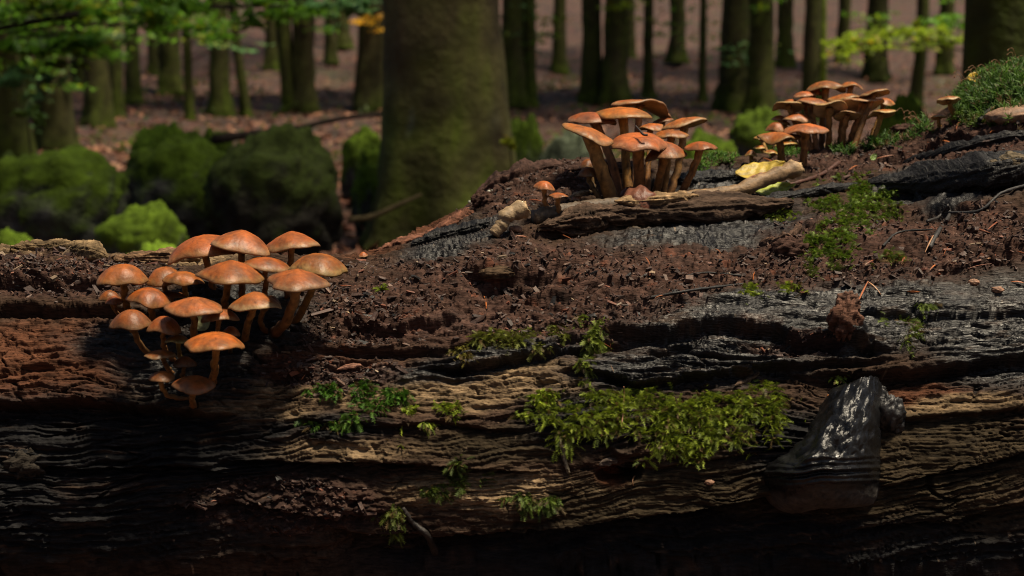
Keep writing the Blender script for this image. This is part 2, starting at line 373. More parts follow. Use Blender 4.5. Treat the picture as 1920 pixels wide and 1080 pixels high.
ledge([(-60, 572), (60, 570), (150, 577), (270, 588)], .006, 26, .014, 22)
ledge([(-60, 524), (80, 522), (190, 527)], .007, 20, .013, 16)
ledge([(1090, 688), (1200, 716), (1300, 704), (1400, 694), (1500, 684), (1620, 672)], .006, 20, .011, 13)
ledge([(885, 522), (950, 520), (1010, 517)], .012, 12, .016, 16, 4, 25)
ledge([(1560, 695), (1700, 700), (1800, 690), (1950, 672)], .006, 22, .016, 26)
ledge([(1660, 785), (1780, 780), (1920, 768)], .004, 22, .006, 16)
ledge([(560, 790), (700, 800), (830, 792), (950, 808)], .004, 18, .008, 10)
ledge([(620, 655), (760, 660), (870, 650)], .004, 20, .010, 14)
ledge([(330, 950), (450, 940), (600, 960), (700, 955)], .005, 22, .012, 18)
ledge([(40, 870), (150, 880), (300, 872), (420, 885)], .005, 22, .012, 16)
ledge([(660, 610), (760, 618), (850, 606)], .004, 14, .008, 12, 6, 30)
ledge([(1020, 520), (1120, 528), (1200, 520)], .003, 14, .007, 12, 6, 30)
ledge([(1560, 600), (1700, 598), (1920, 590)], .004, 16, .008, 9, 5)
ledge([(1180, 580), (1300, 572), (1500, 562)], .003, 10, .004, 7, 4)
ledge([(1220, 880), (1400, 850), (1480, 838)], .003, 16, .006, 8, 4)
def pit(cx, cy, rx, ry, depth, ang=0):
    global D
    ca, sa = math.cos(math.radians(ang)), math.sin(math.radians(ang)); dx = PXG - cx; dy = ROWG - cy + 5 * fbm(S * 60, Tm * 60, 88, 3)
    r = np.hypot((dx * ca + dy * sa) / rx, (-dx * sa + dy * ca) / ry)
    D = D - depth * (1 - sstep(0.55, 1.1, r))
pit(1160, 891, 42, 17, .030, 0); pit(1185, 880, 22, 15, .02); pit(1172, 832, 34, 26, -.010); pit(1172, 832, 24, 17, .006)
pit(950, 540, 70, 16, .010); pit(1110, 535, 12, 12, .012); pit(1250, 650, 60, 14, .012, -5); pit(1070, 640, 40, 14, .008)
pit(1750, 390, 120, 18, .014, -6); pit(1390, 445, 90, 22, .010, -3); pit(900, 500, 40, 10, .008)
pit(1590, 640, 30, 30, -.008)
D = D * front_soft
# normals of the base
du = np.gradient(B, axis=0); dv = np.gradient(B, axis=1); Nn = np.cross(du, dv)
Nn /= np.linalg.norm(Nn, axis=2)[..., None] + 1e-12
if Nn[NU // 2, 150, 1] > 0: Nn = -Nn
LV = B + Nn * D[..., None]
# a second, finer pass along the new normals so that steep steps are rough too
d2u = np.gradient(LV, axis=0); d2v = np.gradient(LV, axis=1); N2 = np.cross(d2u, d2v); N2 /= np.linalg.norm(N2, axis=2)[..., None] + 1e-12
if N2[NU // 2, 150, 1] > 0: N2 = -N2
e2 = fbm(LV[..., 0] * 90, LV[..., 2] * 160 + LV[..., 1] * 60, 95, 3, .6)
LV = LV + N2 * (0.0022 * e2 * front_soft * (.5 + .5 * soil))[..., None]
# colours of the wood, with some shade in the lower-left black
def C(r, g_, b_): return np.array([r, g_, b_])
n1 = fbm(S * 14, Tm * 30, 81, 4)[..., None]; n2 = fbm(S * 60, Tm * 90, 82, 4, .6)[..., None]; gs = (fib * .6 + fib2 * .6)[..., None]
base = C(.045, .027, .018) * (1 + .5 * n1)
def lay(base, z, colr): z = np.clip(z, 0, 1)[..., None]; return base * (1 - z) + colr * z
base = lay(base, Z_OLIVE, C(.036, .026, .015) * (1 + 1.2 * gs + .6 * n1))
base = lay(base, Z_RED, C(.078, .032, .017) * (1 + .6 * n2 + .5 * n1))
base = lay(base, Z_TAN * sstep(-.45, .2, n1[..., 0] + .6 * gs[..., 0] + .15), C(.175, .120, .068) * (1 + 1.1 * gs + .5 * n2))
base = lay(base, soil, C(.052, .028, .021) * (1 + 1.0 * n2 + .5 * n1))
base = lay(base, soil * sstep(.30, .55, n2[..., 0]) * .6, C(.15, .09, .065))
base = lay(base, soil * sstep(.32, .5, fbm(S * 33, Tm * 60, 86, 3)) * .5, C(.17, .062, .035))
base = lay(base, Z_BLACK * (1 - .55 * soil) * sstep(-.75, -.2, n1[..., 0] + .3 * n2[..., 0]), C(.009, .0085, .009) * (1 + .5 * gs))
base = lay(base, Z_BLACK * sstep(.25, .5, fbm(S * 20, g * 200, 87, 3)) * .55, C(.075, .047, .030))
grain_dark = sstep(.15, .45, -fib)[..., None] * wood[..., None]
base = base * (1 - .45 * grain_dark)
base = base * (1 - .6 * np.clip(crack, 0, 1))[..., None]
spk = sstep(.62, .72, fbm(S * 160, Tm * 200, 89, 2))[..., None]; base = base * (1 - spk * .6) + C(.25, .18, .12) * spk * .6
base = lay(base, np.exp(-((PXG - 1150) / 22) ** 2 - ((ROWG - 890) / 16) ** 2), C(.22, .06, .022))
rgh = 0.85 - 0.48 * Z_BLACK * (1 - .6 * soil) * (1 - .7 * sstep(720, 800, ROWG)) - 0.08 * soil * sstep(.0, .5, n1[..., 0]) + 0.12 * n2[..., 0]
log = empty('fallen_log', (0, 1.2, 0), 'thick rotting fallen log with black and brown wood under the mushrooms', 'log')
LVf = LV.reshape(-1, 3)
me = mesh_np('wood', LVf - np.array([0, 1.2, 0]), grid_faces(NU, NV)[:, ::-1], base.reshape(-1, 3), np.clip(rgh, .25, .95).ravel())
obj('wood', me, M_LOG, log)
for side in (0, NU - 1):                                # sawn ends, out of the frame
    ring = LV[side, ::6]; cen = ring.mean(0); n = len(ring)
    Vr = np.vstack([ring, cen + (ring - cen) * .5 + np.array([.012 * (1 if side else -1), 0, 0]), cen[None]]) - np.array([0, 1.2, 0]); k = np.arange(n - 1)
    Q = np.stack([k, k + 1, n + k + 1, n + k], -1); T3 = np.stack([n + k, n + k + 1, np.full(n - 1, 2 * n)], -1)
    obj('log_end', mesh_np('log_end', Vr, [Q, T3], np.tile(C(.10, .06, .035), (len(Vr), 1)), np.full(len(Vr), .8)), M_LOG, log)
# ray casting onto the log
sub = LV[::3, ::3]; sn, sm = sub.shape[:2]
BVH = BVHTree.FromPolygons([tuple(v) for v in sub.reshape(-1, 3)], [tuple(f) for f in grid_faces(sn, sm)])
def hit(px, py):
    d = ray(px, py).normalized(); o = Vector((0, 0, CAM_H))
    loc, nor, idx, dist = BVH.ray_cast(o, d)
    if loc is None:
        for k in range(1, 40):
            loc, nor, idx, dist = BVH.ray_cast(o, ray(px, py + 3 * k).normalized())
            if loc is not None: break
    if nor.dot(d) > 0: nor = -nor
    return loc, nor
# ------------------------------------------------------------------ loose wood that belongs to the log
def wood_piece(name, pix, half_w, thick, lift, colr, seed, rough=.8, grain=1.0, n=170, m=44, taper=.25, sink=0.0):
    """a splintered slab of wood lying along photo points on the log: flattened ragged tube"""
    pts = [Vector(hit(a, b)[0]) for a, b in pix]; P_ = smooth_path([tuple(p) for p in pts], n)
    k = np.exp(-0.5 * (np.arange(-6, 7) / 3.) ** 2); k /= k.sum()
    for q in range(3): P_[:, q] = np.convolve(np.pad(P_[:, q], 6, mode='edge'), k, mode='valid')
    t = np.linspace(0, 1, n)
    prof = np.clip(np.minimum(t, 1 - t) / taper, 0, 1) ** .6 * .92 + .08
    prof = prof * (1 + .40 * perlin(t * 5 + seed, t * 0 + .3, seed) + .10 * perlin(t * 14 + seed, t * 0 + .7, seed + 1))
    th = np.linspace(0, 2 * np.pi, m, endpoint=False)
    cx = np.sign(np.cos(th)) * np.abs(np.cos(th)) ** .6; cz = np.sign(np.sin(th)) * np.abs(np.sin(th)) ** .7
    tt, aa = np.meshgrid(t, th, indexing='ij')
    L = np.linalg.norm(P_[-1] - P_[0])
    gr = perlin(tt * L * 14 + seed, aa * 3 + perlin(tt * L * 16, aa, seed + 4), seed) * .7 + perlin(tt * L * 34, aa * 6, seed + 2) * .5 + perlin(tt * L * 160, aa * 6, seed + 3) * .22
    rr = prof[:, None] * (1 + .22 * grain * gr)
    back = np.array([0.0, .86, .22]); upv = np.array([0., -.25, 1.0])
    V = P_[:, None] + back * (half_w * rr * cx[None])[..., None] + upv * (thick * rr * cz[None] + lift - sink)[..., None]
    rad_ = (back * cx[None, :, None] + upv * cz[None, :, None])
    fx = V[..., 0]; fz = V[..., 2] + .6 * V[..., 1]
    rn = .0030 * fbm(fx * 30 + seed, fz * 240, seed + 5, 4, .6) + .0018 * fbm(fx * 140, fz * 220, seed + 6, 4, .65) - .003 * sstep(.25, .45, fbm(fx * 24, fz * 180, seed + 7, 3))
    V = V + rad_ * (rn * min(1.0, thick / .006))[..., None]; gr = gr + 170 * rn
    V = V.reshape(-1, 3)
    col = np.array(colr) * (1 + .9 * gr.reshape(-1, 1)) * (1 + .5 * perlin(tt * 14 + seed, aa * 2, seed + 8).reshape(-1, 1))
    i = np.arange(n - 1); j = np.arange(m); I, J = np.meshgrid(i, j, indexing='ij'); J2 = (J + 1) % m
    Q = np.stack([I * m + J, (I + 1) * m + J, (I + 1) * m + J2, I * m + J2], -1).reshape(-1, 4)
    V = np.vstack([V, P_[0] + upv * lift, P_[-1] + upv * lift]); col = np.vstack([col, col[:1], col[-1:]])
    kk = np.arange(m); T3 = np.vstack([np.stack([np.full(m, n * m), kk, (kk + 1) % m], -1), np.stack([np.full(m, n * m + 1), (n - 1) * m + (kk + 1) % m, (n - 1) * m + kk], -1)])
    return obj(name, mesh_np(name, V - np.array([0, 1.2, 0]), [Q, T3], np.clip(col, .006, 1), np.full(len(V), rough)), M_LOG, log)
BLK = (.010, .0095, .010); TAN = (.20, .13, .07); SOILC = (.055, .030, .023); BRN = (.06, .038, .022)
wood_piece('wood_slab', [(1005, 436), (1080, 420), (1160, 409), (1260, 402), (1380, 397), (1490, 388)], .020, .011, .004, (.06, .038, .026), 3, n=300, m=60)
wood_piece('wood_slab', [(1150, 404), (1200, 401), (1260, 397), (1310, 392)], .010, .004, .013, TAN, 5, taper=.3)
wood_piece('charred_ridge', [(1625, 352), (1720, 348), (1800, 336), (1880, 322), (1990, 300)], .024, .011, .004, BLK, 9, .5, .7, n=300, m=60)
wood_piece('charred_ridge', [(1400, 388), (1470, 376), (1540, 362), (1620, 352)], .008, .004, .003, BLK, 12, .5)
wood_piece('charred_ridge', [(1260, 345), (1330, 338), (1400, 332)], .014, .006, .002, BLK, 14, .45)
wood_piece('charred_ridge', [(770, 462), (850, 440), (920, 420)], .012, .006, .002, BLK, 15, .5)
wood_piece('charred_ridge', [(1690, 312), (1780, 288), (1860, 268), (1960, 250)], .010, .005, .003, BLK, 16, .5)
wood_piece('wood_splinter', [(895, 514), (950, 511), (1012, 507)], .008, .0035, .001, (.06, .038, .022), 21, taper=.15, n=60)
wood_piece('wood_splinter', [(880, 378), (920, 352), (960, 332), (1010, 318), (1060, 310)], .016, .012, -.002, SOILC, 23, n=120, m=30)
wood_piece('wood_splinter', [(1060, 316), (1140, 318), (1230, 322)], .014, .009, -.002, SOILC, 24)
wood_piece('wood_splinter', [(700, 472), (780, 452), (850, 418), (890, 395)], .012, .007, -.001, (.11, .048, .03), 25)
wood_piece('wood_splinter', [(1420, 468), (1470, 462), (1505, 432)], .006, .006, .004, (.10, .06, .042), 27, taper=.2, n=50)
wood_piece('wood_splinter', [(1065, 386), (1085, 379), (1112, 374)], .004, .0015, .008, (.17, .12, .075), 28, n=40)
wood_piece('wood_splinter', [(1375, 732), (1400, 722), (1425, 706)], .003, .0018, .004, (.12, .08, .055), 29, n=40)
wood_piece('wood_splinter', [(1810, 342), (1870, 330), (1930, 322)], .010, .005, .012, (.09, .07, .045), 31)
wood_piece('wood_splinter', [(1120, 876), (1150, 868), (1185, 872), (1215, 880)], .004, .0025, .002, (.10, .075, .06), 33, n=50)
wood_piece('wood_splinter', [(20, 470), (90, 466), (170, 476), (205, 486)], .010, .006, .002, (.14, .095, .05), 35)
wood_piece('wood_splinter', [(212, 492), (290, 487), (380, 487)], .008, .005, .003, (.17, .10, .055), 36)
wood_piece('wood_splinter', [(630, 700), (655, 694), (680, 692)], .003, .0015, .003, (.2, .1, .07), 37, n=30)

# clumps of rotten wood
def lump(name, px, py, r, colr, seed, parent=None, sq=(1, .6, 1), mat=None, amp=.45, f=2.2, push=0.3, rough=.85):
    bm_n = 28; th = np.linspace(0, 2 * np.pi, bm_n * 2, endpoint=False); ph = np.linspace(0.02, np.pi - .02, bm_n)
    A, Ph = np.meshgrid(th, ph, indexing='ij')
    d = np.stack([np.sin(Ph) * np.cos(A), np.sin(Ph) * np.sin(A), np.cos(Ph)], -1)
    n = fbm(d[..., 0] * f + seed, d[..., 2] * f + d[..., 1] * 1.7, seed, 4, .6) + fbm(d[..., 1] * f * 2 + seed, d[..., 0] * f * 1.3 - d[..., 2] * 2, seed + 3, 3)
    loc, nor = hit(px, py); c0 = np.array(loc + nor * r * push)
    V = c0 + d * (r * (1 + amp * n))[..., None] * np.array(sq)
    col = np.array(colr) * (1 + .7 * n.reshape(-1, 1))
    return V.reshape(-1, 3), grid_faces(bm_n * 2, bm_n, True)[:, ::-1], np.clip(col, .005, 1)
for (px, py, r, cl, sd, sq) in [(1585, 605, .012, (.10, .05, .034), 41, (1, .6, 1.2)), (1592, 575, .009, (.10, .055, .04), 42, (1, .6, 1)), (912, 378, .010, SOILC, 43, (1, 1, .9)),
                               (1110, 545, .012, SOILC, 44, (1.2, .6, .9)), (1480, 475, .012, SOILC, 45, (1.3, .7, .8)), (1700, 240, .012, SOILC, 46, (1.2, 1, .7)), (50, 880, .012, (.03, .025, .02), 47, (1.2, .6, .9))]:
    V, Q, cl2 = lump('x', px, py, r, cl, sd, sq=sq)
    obj('rotten_wood_clump', mesh_np('rotten_wood_clump', V - np.array([0, 1.2, 0]), Q, cl2, np.full(len(V), .85)), M_LOG, log)

# crumbs of wood and soil lying all over the rotten parts: nobody could count them
def crumbs(n, name):
    Vs, Fs, Cs = [], [], []; k = 0
    cube = np.array([[-1, -1, -1], [1, -1, -1], [1, 1, -1], [-1, 1, -1], [-1, -1, 1], [1, -1, 1], [1, 1, 1], [-1, 1, 1]], float)
    fq = np.array([[0, 3, 2, 1], [4, 5, 6, 7], [0, 1, 5, 4], [1, 2, 6, 5], [2, 3, 7, 6], [3, 0, 4, 7]])
    si = soil.reshape(-1); ok = (soil * front * (PXG > -60) * (PXG < 1980)).reshape(-1); ok = ok * sstep(-.5, .45, fbm(S * 11, Tm * 18, 99, 3)).reshape(-1) * (0.3 + 0.7 * np.clip(Nn[..., 2], 0, 1).reshape(-1))
    idx = RNG.choice(len(ok), n, p=ok / ok.sum())
    pos = LVf[idx]; nr = Nn.reshape(-1, 3)[idx]
    sz = RNG.gamma(1.3, .00036, n) + .00022
    el = np.stack([sz * RNG.uniform(.8, 3.2, n), sz * RNG.uniform(.5, 1.2, n), sz * RNG.uniform(.3, .8, n)], -1)
    for q in range(n):
        a, b_, c_ = RNG.normal(0, .7), RNG.normal(0, .5), RNG.normal(0, .5)
        R = np.array(Matrix.Rotation(a, 3, 'Z') @ Matrix.Rotation(b_, 3, 'X') @ Matrix.Rotation(c_, 3, 'Y'))
        v = (cube * RNG.uniform(.55, 1.2, (8, 3)) * el[q]) @ R.T + pos[q] + nr[q] * sz[q] * .35
        Vs.append(v); Fs.append(fq + 8 * q)
    t = RNG.random((n, 1)); cc = np.where(t < .74, SOILC, np.where(t < .85, (.12, .07, .05), np.where(t < .92, (.13, .045, .025), np.where(t < .94, (.24, .17, .11), (.02, .018, .018))))) * RNG.uniform(.5, 1.3, (n, 1))
    o = obj(name, mesh_np(name, np.vstack(Vs), np.vstack(Fs), np.repeat(cc, 8, 0), smooth=False), M_TWIG)
    return tag(o, 'brown crumbs of rotten wood and soil strewn over the log', 'debris', kind='stuff')
crumbs(14000, 'wood_crumbs')

# ------------------------------------------------------------------ mushrooms
def frame_from(n):
    n = n.normalized(); x = Vector((1, 0, 0)); x = (x - n * x.dot(n)).normalized(); return x, n.cross(x), n
def mushroom(box, base, label, group=None, roll=0, pitch=0, off=-0.012, shape='dome', stem_w=9, tint=(1, 1, 1), pale=0.2, depth=None, bend=.5, seed=0, mid=None, name='mushroom', lit=1.0):
    x0, x1, y0, y1 = box; w = x1 - x0; cxp = (x0 + x1) / 2
    bl, bn = hit(*base)
    dep = depth if depth is not None else bl.y + off
    elev = math.atan2((y0 + y1) / 2 - 200, F_PX) + math.radians(pitch)
    r = 0.5 * w * mpp(dep) / (0.75 + .25 * abs(math.cos(math.radians(roll))))
    sem = 0.5 * w * abs(math.sin(elev)); rollh = 0.5 * w * abs(math.sin(math.radians(roll))) * .75
    rim_row = y1 - sem - rollh
    dome = min(max((rim_row - y0 - rollh * .4) / w, .10), .42) * (.66 if shape == 'flat' else 1)
    if shape == 'flat': rim_row -= dome / .66 * .34 * w * .35
    cen = at(cxp, rim_row, dep)
    rz, rx = math.radians(roll), math.radians(pitch)
    nrm = Vector((math.sin(rz), -math.sin(rx) * math.cos(rz), math.cos(rz) * math.cos(rx)))
    ax, ay, az = frame_from(nrm)
    rs = np.random.default_rng(seed + 1000)
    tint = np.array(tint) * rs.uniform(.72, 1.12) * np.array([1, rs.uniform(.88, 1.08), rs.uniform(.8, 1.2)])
    root = empty(name, bl, label, 'mushroom', group)
    ns = 56; th = np.linspace(0, 2 * np.pi, ns, endpoint=False)
    wav_r = 1 + sum(rs.normal(0, s) * np.cos(k * th + rs.uniform(0, 6.28)) for k, s in ((2, .06), (3, .042), (4, .03), (5, .02), (7, .016), (9, .012)))
    wav_z = sum(rs.normal(0, s) * np.cos(k * th + rs.uniform(0, 6.28)) for k, s in ((1, .03), (2, .045), (3, .036), (4, .022), (6, .014))) * (1.6 if shape in ('flat', 'cup') else 1)
    for _ in range(rs.integers(1, 4)):                    # small splits in the rim
        a0 = rs.uniform(0, 6.28); wav_r = wav_r - rs.uniform(.03, .10) * np.exp(-((np.angle(np.exp(1j * (th - a0)))) / .06) ** 2)
    rho = np.array([0, .06, .14, .24, .35, .46, .57, .68, .78, .87, .94, .985, 1.0, .985])
    p = {'dome': 2.5, 'flat': 2.3, 'cone': 1.9, 'cup': 2.6}[shape]
    h = 2 * dome
    zz = h * (1 - rho ** p) + (.035 if shape == 'cone' else .01) * np.exp(-(rho / .2) ** 2)
    if shape == 'cup': zz = h * .72 * (1 - rho ** 3.0) - h * .22 * np.exp(-(rho / .38) ** 2)
    zz[-4:] += np.array([-.01, -.035, -.07, -.085])
    R, Tt = np.meshgrid(rho, th, indexing='ij')
    bumpy = .03 * fbm(R * np.cos(Tt) * 3 + seed, R * np.sin(Tt) * 3, seed, 3) * (1 - .3 * R)
    ww = 1 + (wav_r - 1)[None] * R ** 2
    LX = R * ww * np.cos(Tt); LY = R * ww * np.sin(Tt); LZ = zz[:, None] + wav_z[None] * R ** 3 + bumpy
    loc2 = np.stack([LX, LY, LZ], -1).reshape(-1, 3) * r
    Mx = np.array([ax, ay, az]); cb = np.array(cen - bl)
    Vc = loc2 @ Mx + cb
    nr = len(rho); i = np.arange(nr - 1); j = np.arange(ns); I, J = np.meshgrid(i, j, indexing='ij'); J2 = (J + 1) % ns
    Q = np.stack([I * ns + J, (I + 1) * ns + J, (I + 1) * ns + J2, I * ns + J2], -1).reshape(-1, 4)
    tn = fbm(LX * 2.2 + seed * 3, LY * 2.2, seed + 5, 4); tn2 = fbm(LX * 7 + seed, LY * 7, seed + 6, 3)
    cA = np.array([.42, .112, .017]); cB = np.array([.19, .066, .018]); cP = np.array([.42, .27, .115])
    k1 = np.clip(.42 + 1.1 * tn + .75 * (R - .5), 0, 1)[..., None]
    cc = cA * (1 - k1) + cB * k1
    kp = np.clip(sstep(.80, 1.03, R + .14 * tn2) * (pale * 1.9) , 0, .95)[..., None]
    cc = cc * (1 - kp) + cP * kp
    ks = sstep(.42, .55, fbm(LX * 15 + seed, LY * 15, seed + 7, 2))[..., None] * .6
    wet = sstep(.12, .5, fbm(LX * 1.1 + seed * 5, LY * 1.1, seed + 11, 3))[..., None] * .55; cc = cc * (1 - wet) + np.array([.10, .042, .016]) * wet
    rimd = sstep(.93, 1.0, R + .05 * tn2)[..., None] * .35 * (pale < .5); cc = cc * (1 - rimd)
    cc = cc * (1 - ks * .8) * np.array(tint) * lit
    obj('cap', mesh_np('cap', Vc, Q, cc.reshape(-1, 3)), M_CAP, root)
    # gills: thin radial blades under the cap
    ng = 132; tg = np.linspace(0, 2 * np.pi, ng, endpoint=False); wr = np.interp(tg, np.append(th, 2 * np.pi), np.append(wav_r, wav_r[0])); wz = np.interp(tg, np.append(th, 2 * np.pi), np.append(wav_z, wav_z[0]))
    rg = np.array([.985, .90, .70, .45, .20]); zg = np.array([-.045, -.015, .03 + h * .10, .05 + h * .2, .02 + h * .2]); blade = np.array([0, .035, .055, .05, .02])
    RG, TG = np.meshgrid(rg, tg, indexing='ij'); alt = (np.arange(ng) % 2)[None]
    GW = 1 + (wr - 1)[None] * RG ** 2
    LG = np.stack([RG * GW * np.cos(TG), RG * GW * np.sin(TG), zg[:, None] + wz[None] * RG ** 3 - alt * blade[:, None]], -1).reshape(-1, 3) * r
    i = np.arange(len(rg) - 1); j = np.arange(ng); I, J = np.meshgrid(i, j, indexing='ij'); J2 = (J + 1) % ng
    QG = np.stack([I * ng + J, (I + 1) * ng + J, (I + 1) * ng + J2, I * ng + J2], -1).reshape(-1, 4)
    gc = np.array([.30, .20, .085]) * (1 - .35 * (1 - alt[..., None] + 0 * RG[..., None])) * np.array([1, 1, 1]) * (0.55 + 1.3 * pale) * np.array([1, 1 + .12 * min(pale, 1), 1 + .5 * min(pale, 1)])
    obj('gills', mesh_np('gills', LG @ Mx + cb, QG, np.broadcast_to(gc, RG.shape + (3,)).reshape(-1, 3), smooth=False), M_GILL, root)
    # stem
    top = np.array(cen - bl) + np.array(nrm) * r * h * .22; n = 14
    bot = -np.array(bn) * .004
    if mid is None:
        out = np.array([0, top[1], 0]) * .65 + np.array([top[0] * .25, 0, top[2] * .30]); m1 = bot * (1 - bend) + out * bend + (top * .4) * (1 - bend)
    else:
        m1 = np.array(at(mid[0], mid[1], (dep * .5 + bl.y * .5)) - bl)
    t = np.linspace(0, 1, n)[:, None]
    ctrl = 2 * m1 - .5 * (bot + top) if mid is not None else m1
    path = bot * (1 - t) ** 2 + 2 * ctrl * t * (1 - t) + top * t ** 2
    path[1:-1] += rs.normal(0, .0004, (n - 2, 3))
    rs0 = .5 * stem_w * 1.22 * mpp(dep); rad = rs0 * np.interp(np.linspace(0, 1, n), [0, .08, .3, .8, 1], [1.25, 1.05, .98, .92, 1.15])
    Vt, Qt, Tt3, tv = tube_np(path, rad, 14, seed, .12)
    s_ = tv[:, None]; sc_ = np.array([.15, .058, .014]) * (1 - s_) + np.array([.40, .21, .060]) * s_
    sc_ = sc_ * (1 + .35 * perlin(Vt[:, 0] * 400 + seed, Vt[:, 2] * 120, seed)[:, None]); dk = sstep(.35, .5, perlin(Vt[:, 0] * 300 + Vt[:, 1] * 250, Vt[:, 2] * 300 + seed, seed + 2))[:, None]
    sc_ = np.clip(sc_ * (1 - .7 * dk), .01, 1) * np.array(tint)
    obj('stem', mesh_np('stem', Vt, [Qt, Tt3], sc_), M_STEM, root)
    return root

GL = 'mushrooms of the cluster on the front of the log'
LD = 'orange domed mushroom in the crowded cluster on the log face'
LEFT = [
 # box, base, roll, pitch, off, shape, stem, label, extra
 ((315, 452, 438, 492), (400, 545), -10, 2, -.020, 'dome', 11, 'broad brown-orange cap at the back of the face cluster, partly shaded', dict(pale=.3)),
 ((394, 510, 430, 476), (452, 560), 9, 2, -.032, 'cone', 11, 'pale-rimmed mushroom with dark specks on its cap, topmost of the face cluster', dict(pale=.4)),
 ((496, 602, 434, 467), (536, 560), -3, -4, -.025, 'cone', 10, 'mushroom on a slender upright stem with tan rim and gills showing', dict(pale=.45)),
 ((452, 544, 481, 508), (500, 572), 5, 0, -.035, 'dome', 9, 'brown mushroom with dull tan rim tucked between two larger caps', dict(pale=.45)),
 ((542, 653, 474, 511), (548, 604), 4, -5, -.035, 'dome', 12, 'yellow-rimmed mushroom leaning out over the bare log beside the cluster', dict(pale=.42, mid=(580, 555))),
 ((185, 277, 495, 533), (237, 586), 0, 3, -.040, 'dome', 12, 'round domed mushroom standing at the outer edge of the face cluster by red wood', dict()),
 ((273, 347, 499, 536), (312, 570), -6, 4, -.030, 'dome', 9, 'orange mushroom overlapped by the notched cap beside it', dict()),
 ((309, 381, 508, 536), (352, 578), 7, 4, -.042, 'dome', 9, 'notched orange mushroom overlapping the cap behind it', dict()),
 ((372, 495, 489, 529), (424, 590), 1, 3, -.048, 'cone', 12, 'large pointed orange cap in the middle of the face cluster', dict(pale=.3)),
 ((498, 619, 505, 541), (514, 628), 4, 2, -.045, 'cone', 17, 'large orange mushroom on a thick slanting stem at the edge of the face cluster', dict(pale=.3, mid=(543, 590))),
 ((240, 321, 538, 576), (290, 612), 10, 4, -.040, 'dome', 11, 'reddish mushroom tilted sideways below the round domed one', dict(tint=(.95, .85, .85))),
 ((186, 225, 543, 564), (216, 590), 0, 2, -.020, 'dome', 6, 'tiny brown mushroom, one of two under the round domed cap', dict(tint=(.7, .7, .7), group='tiny pair under the round domed cap')),
 ((198, 229, 548, 571), (222, 600), 0, 2, -.026, 'dome', 6, 'tiny brown mushroom, one of two under the round domed cap', dict(tint=(.7, .7, .7), group='tiny pair under the round domed cap')),
 ((313, 419, 557, 591), (362, 640), 3, 4, -.058, 'cone', 12, 'bright orange peaked cap over a straight stem, centre of the face cluster', dict()),
 ((209, 284, 580, 618), (285, 665), 2, 3, -.040, 'dome', 10, 'dark brown domed mushroom with a curved stem beside black wood', dict(tint=(.72, .72, .72), mid=(262, 645))),
 ((275, 342, 592, 628), (328, 672), 8, 4, -.044, 'dome', 9, 'small reddish domed mushroom with curved stem below the peaked cap', dict(tint=(.9, .85, .85), mid=(308, 650))),
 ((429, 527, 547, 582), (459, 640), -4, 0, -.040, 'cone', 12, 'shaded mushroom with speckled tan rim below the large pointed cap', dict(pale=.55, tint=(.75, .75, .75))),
 ((375, 448, 578, 603), (410, 640), -2, 2, -.040, 'dome', 8, 'small brown mushroom behind the bright domed cap', dict(pale=.4, tint=(.8, .8, .8))),
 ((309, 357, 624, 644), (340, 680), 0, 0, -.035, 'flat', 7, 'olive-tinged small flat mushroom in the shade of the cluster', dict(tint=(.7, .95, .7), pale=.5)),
 ((348, 459, 624, 660), (390, 716), 2, 5, -.055, 'dome', 13, 'bright orange dome with notched rim low in the face cluster', dict(mid=(402, 690))),
 ((273, 331, 652, 674), (318, 704), 3, -2, -.032, 'flat', 8, 'small dull mushroom with yellowish rim among curved stems', dict(tint=(.75, .85, .7), pale=.4)),
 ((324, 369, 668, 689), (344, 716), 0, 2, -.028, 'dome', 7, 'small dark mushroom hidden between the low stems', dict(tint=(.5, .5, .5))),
 ((278, 330, 696, 715), (348, 746), 0, 3, -.028, 'dome', 8, 'small brown mushroom on a long stem bent sideways', dict(tint=(.75, .75, .75), mid=(312, 738))),
 ((320, 404, 705, 736), (360, 768), 3, 5, -.036, 'dome', 10, 'lowest orange mushroom of the face cluster with a ragged rim', dict(tint=(.9, .9, .9))),
 ((416, 451, 610, 631), (436, 660), 4, 3, -.022, 'dome', 6, 'small orange cap half hidden behind the bright dome', dict(tint=(.8, .8, .8))),
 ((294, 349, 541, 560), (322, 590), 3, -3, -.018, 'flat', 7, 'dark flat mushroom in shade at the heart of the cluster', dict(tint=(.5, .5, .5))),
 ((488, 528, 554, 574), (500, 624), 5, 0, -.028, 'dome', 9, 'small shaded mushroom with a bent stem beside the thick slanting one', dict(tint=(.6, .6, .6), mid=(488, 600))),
]
k = 0
for box, bs, ro, pi, of, sh, sw, lb, ex in LEFT:
    k += 1; mushroom(box, bs, lb, ex.pop('group', None) or GL, ro, pi, of, sh, sw, seed=k, **ex)
GC = 'mushrooms of the tall cluster on top of the log'
CD = 1.345
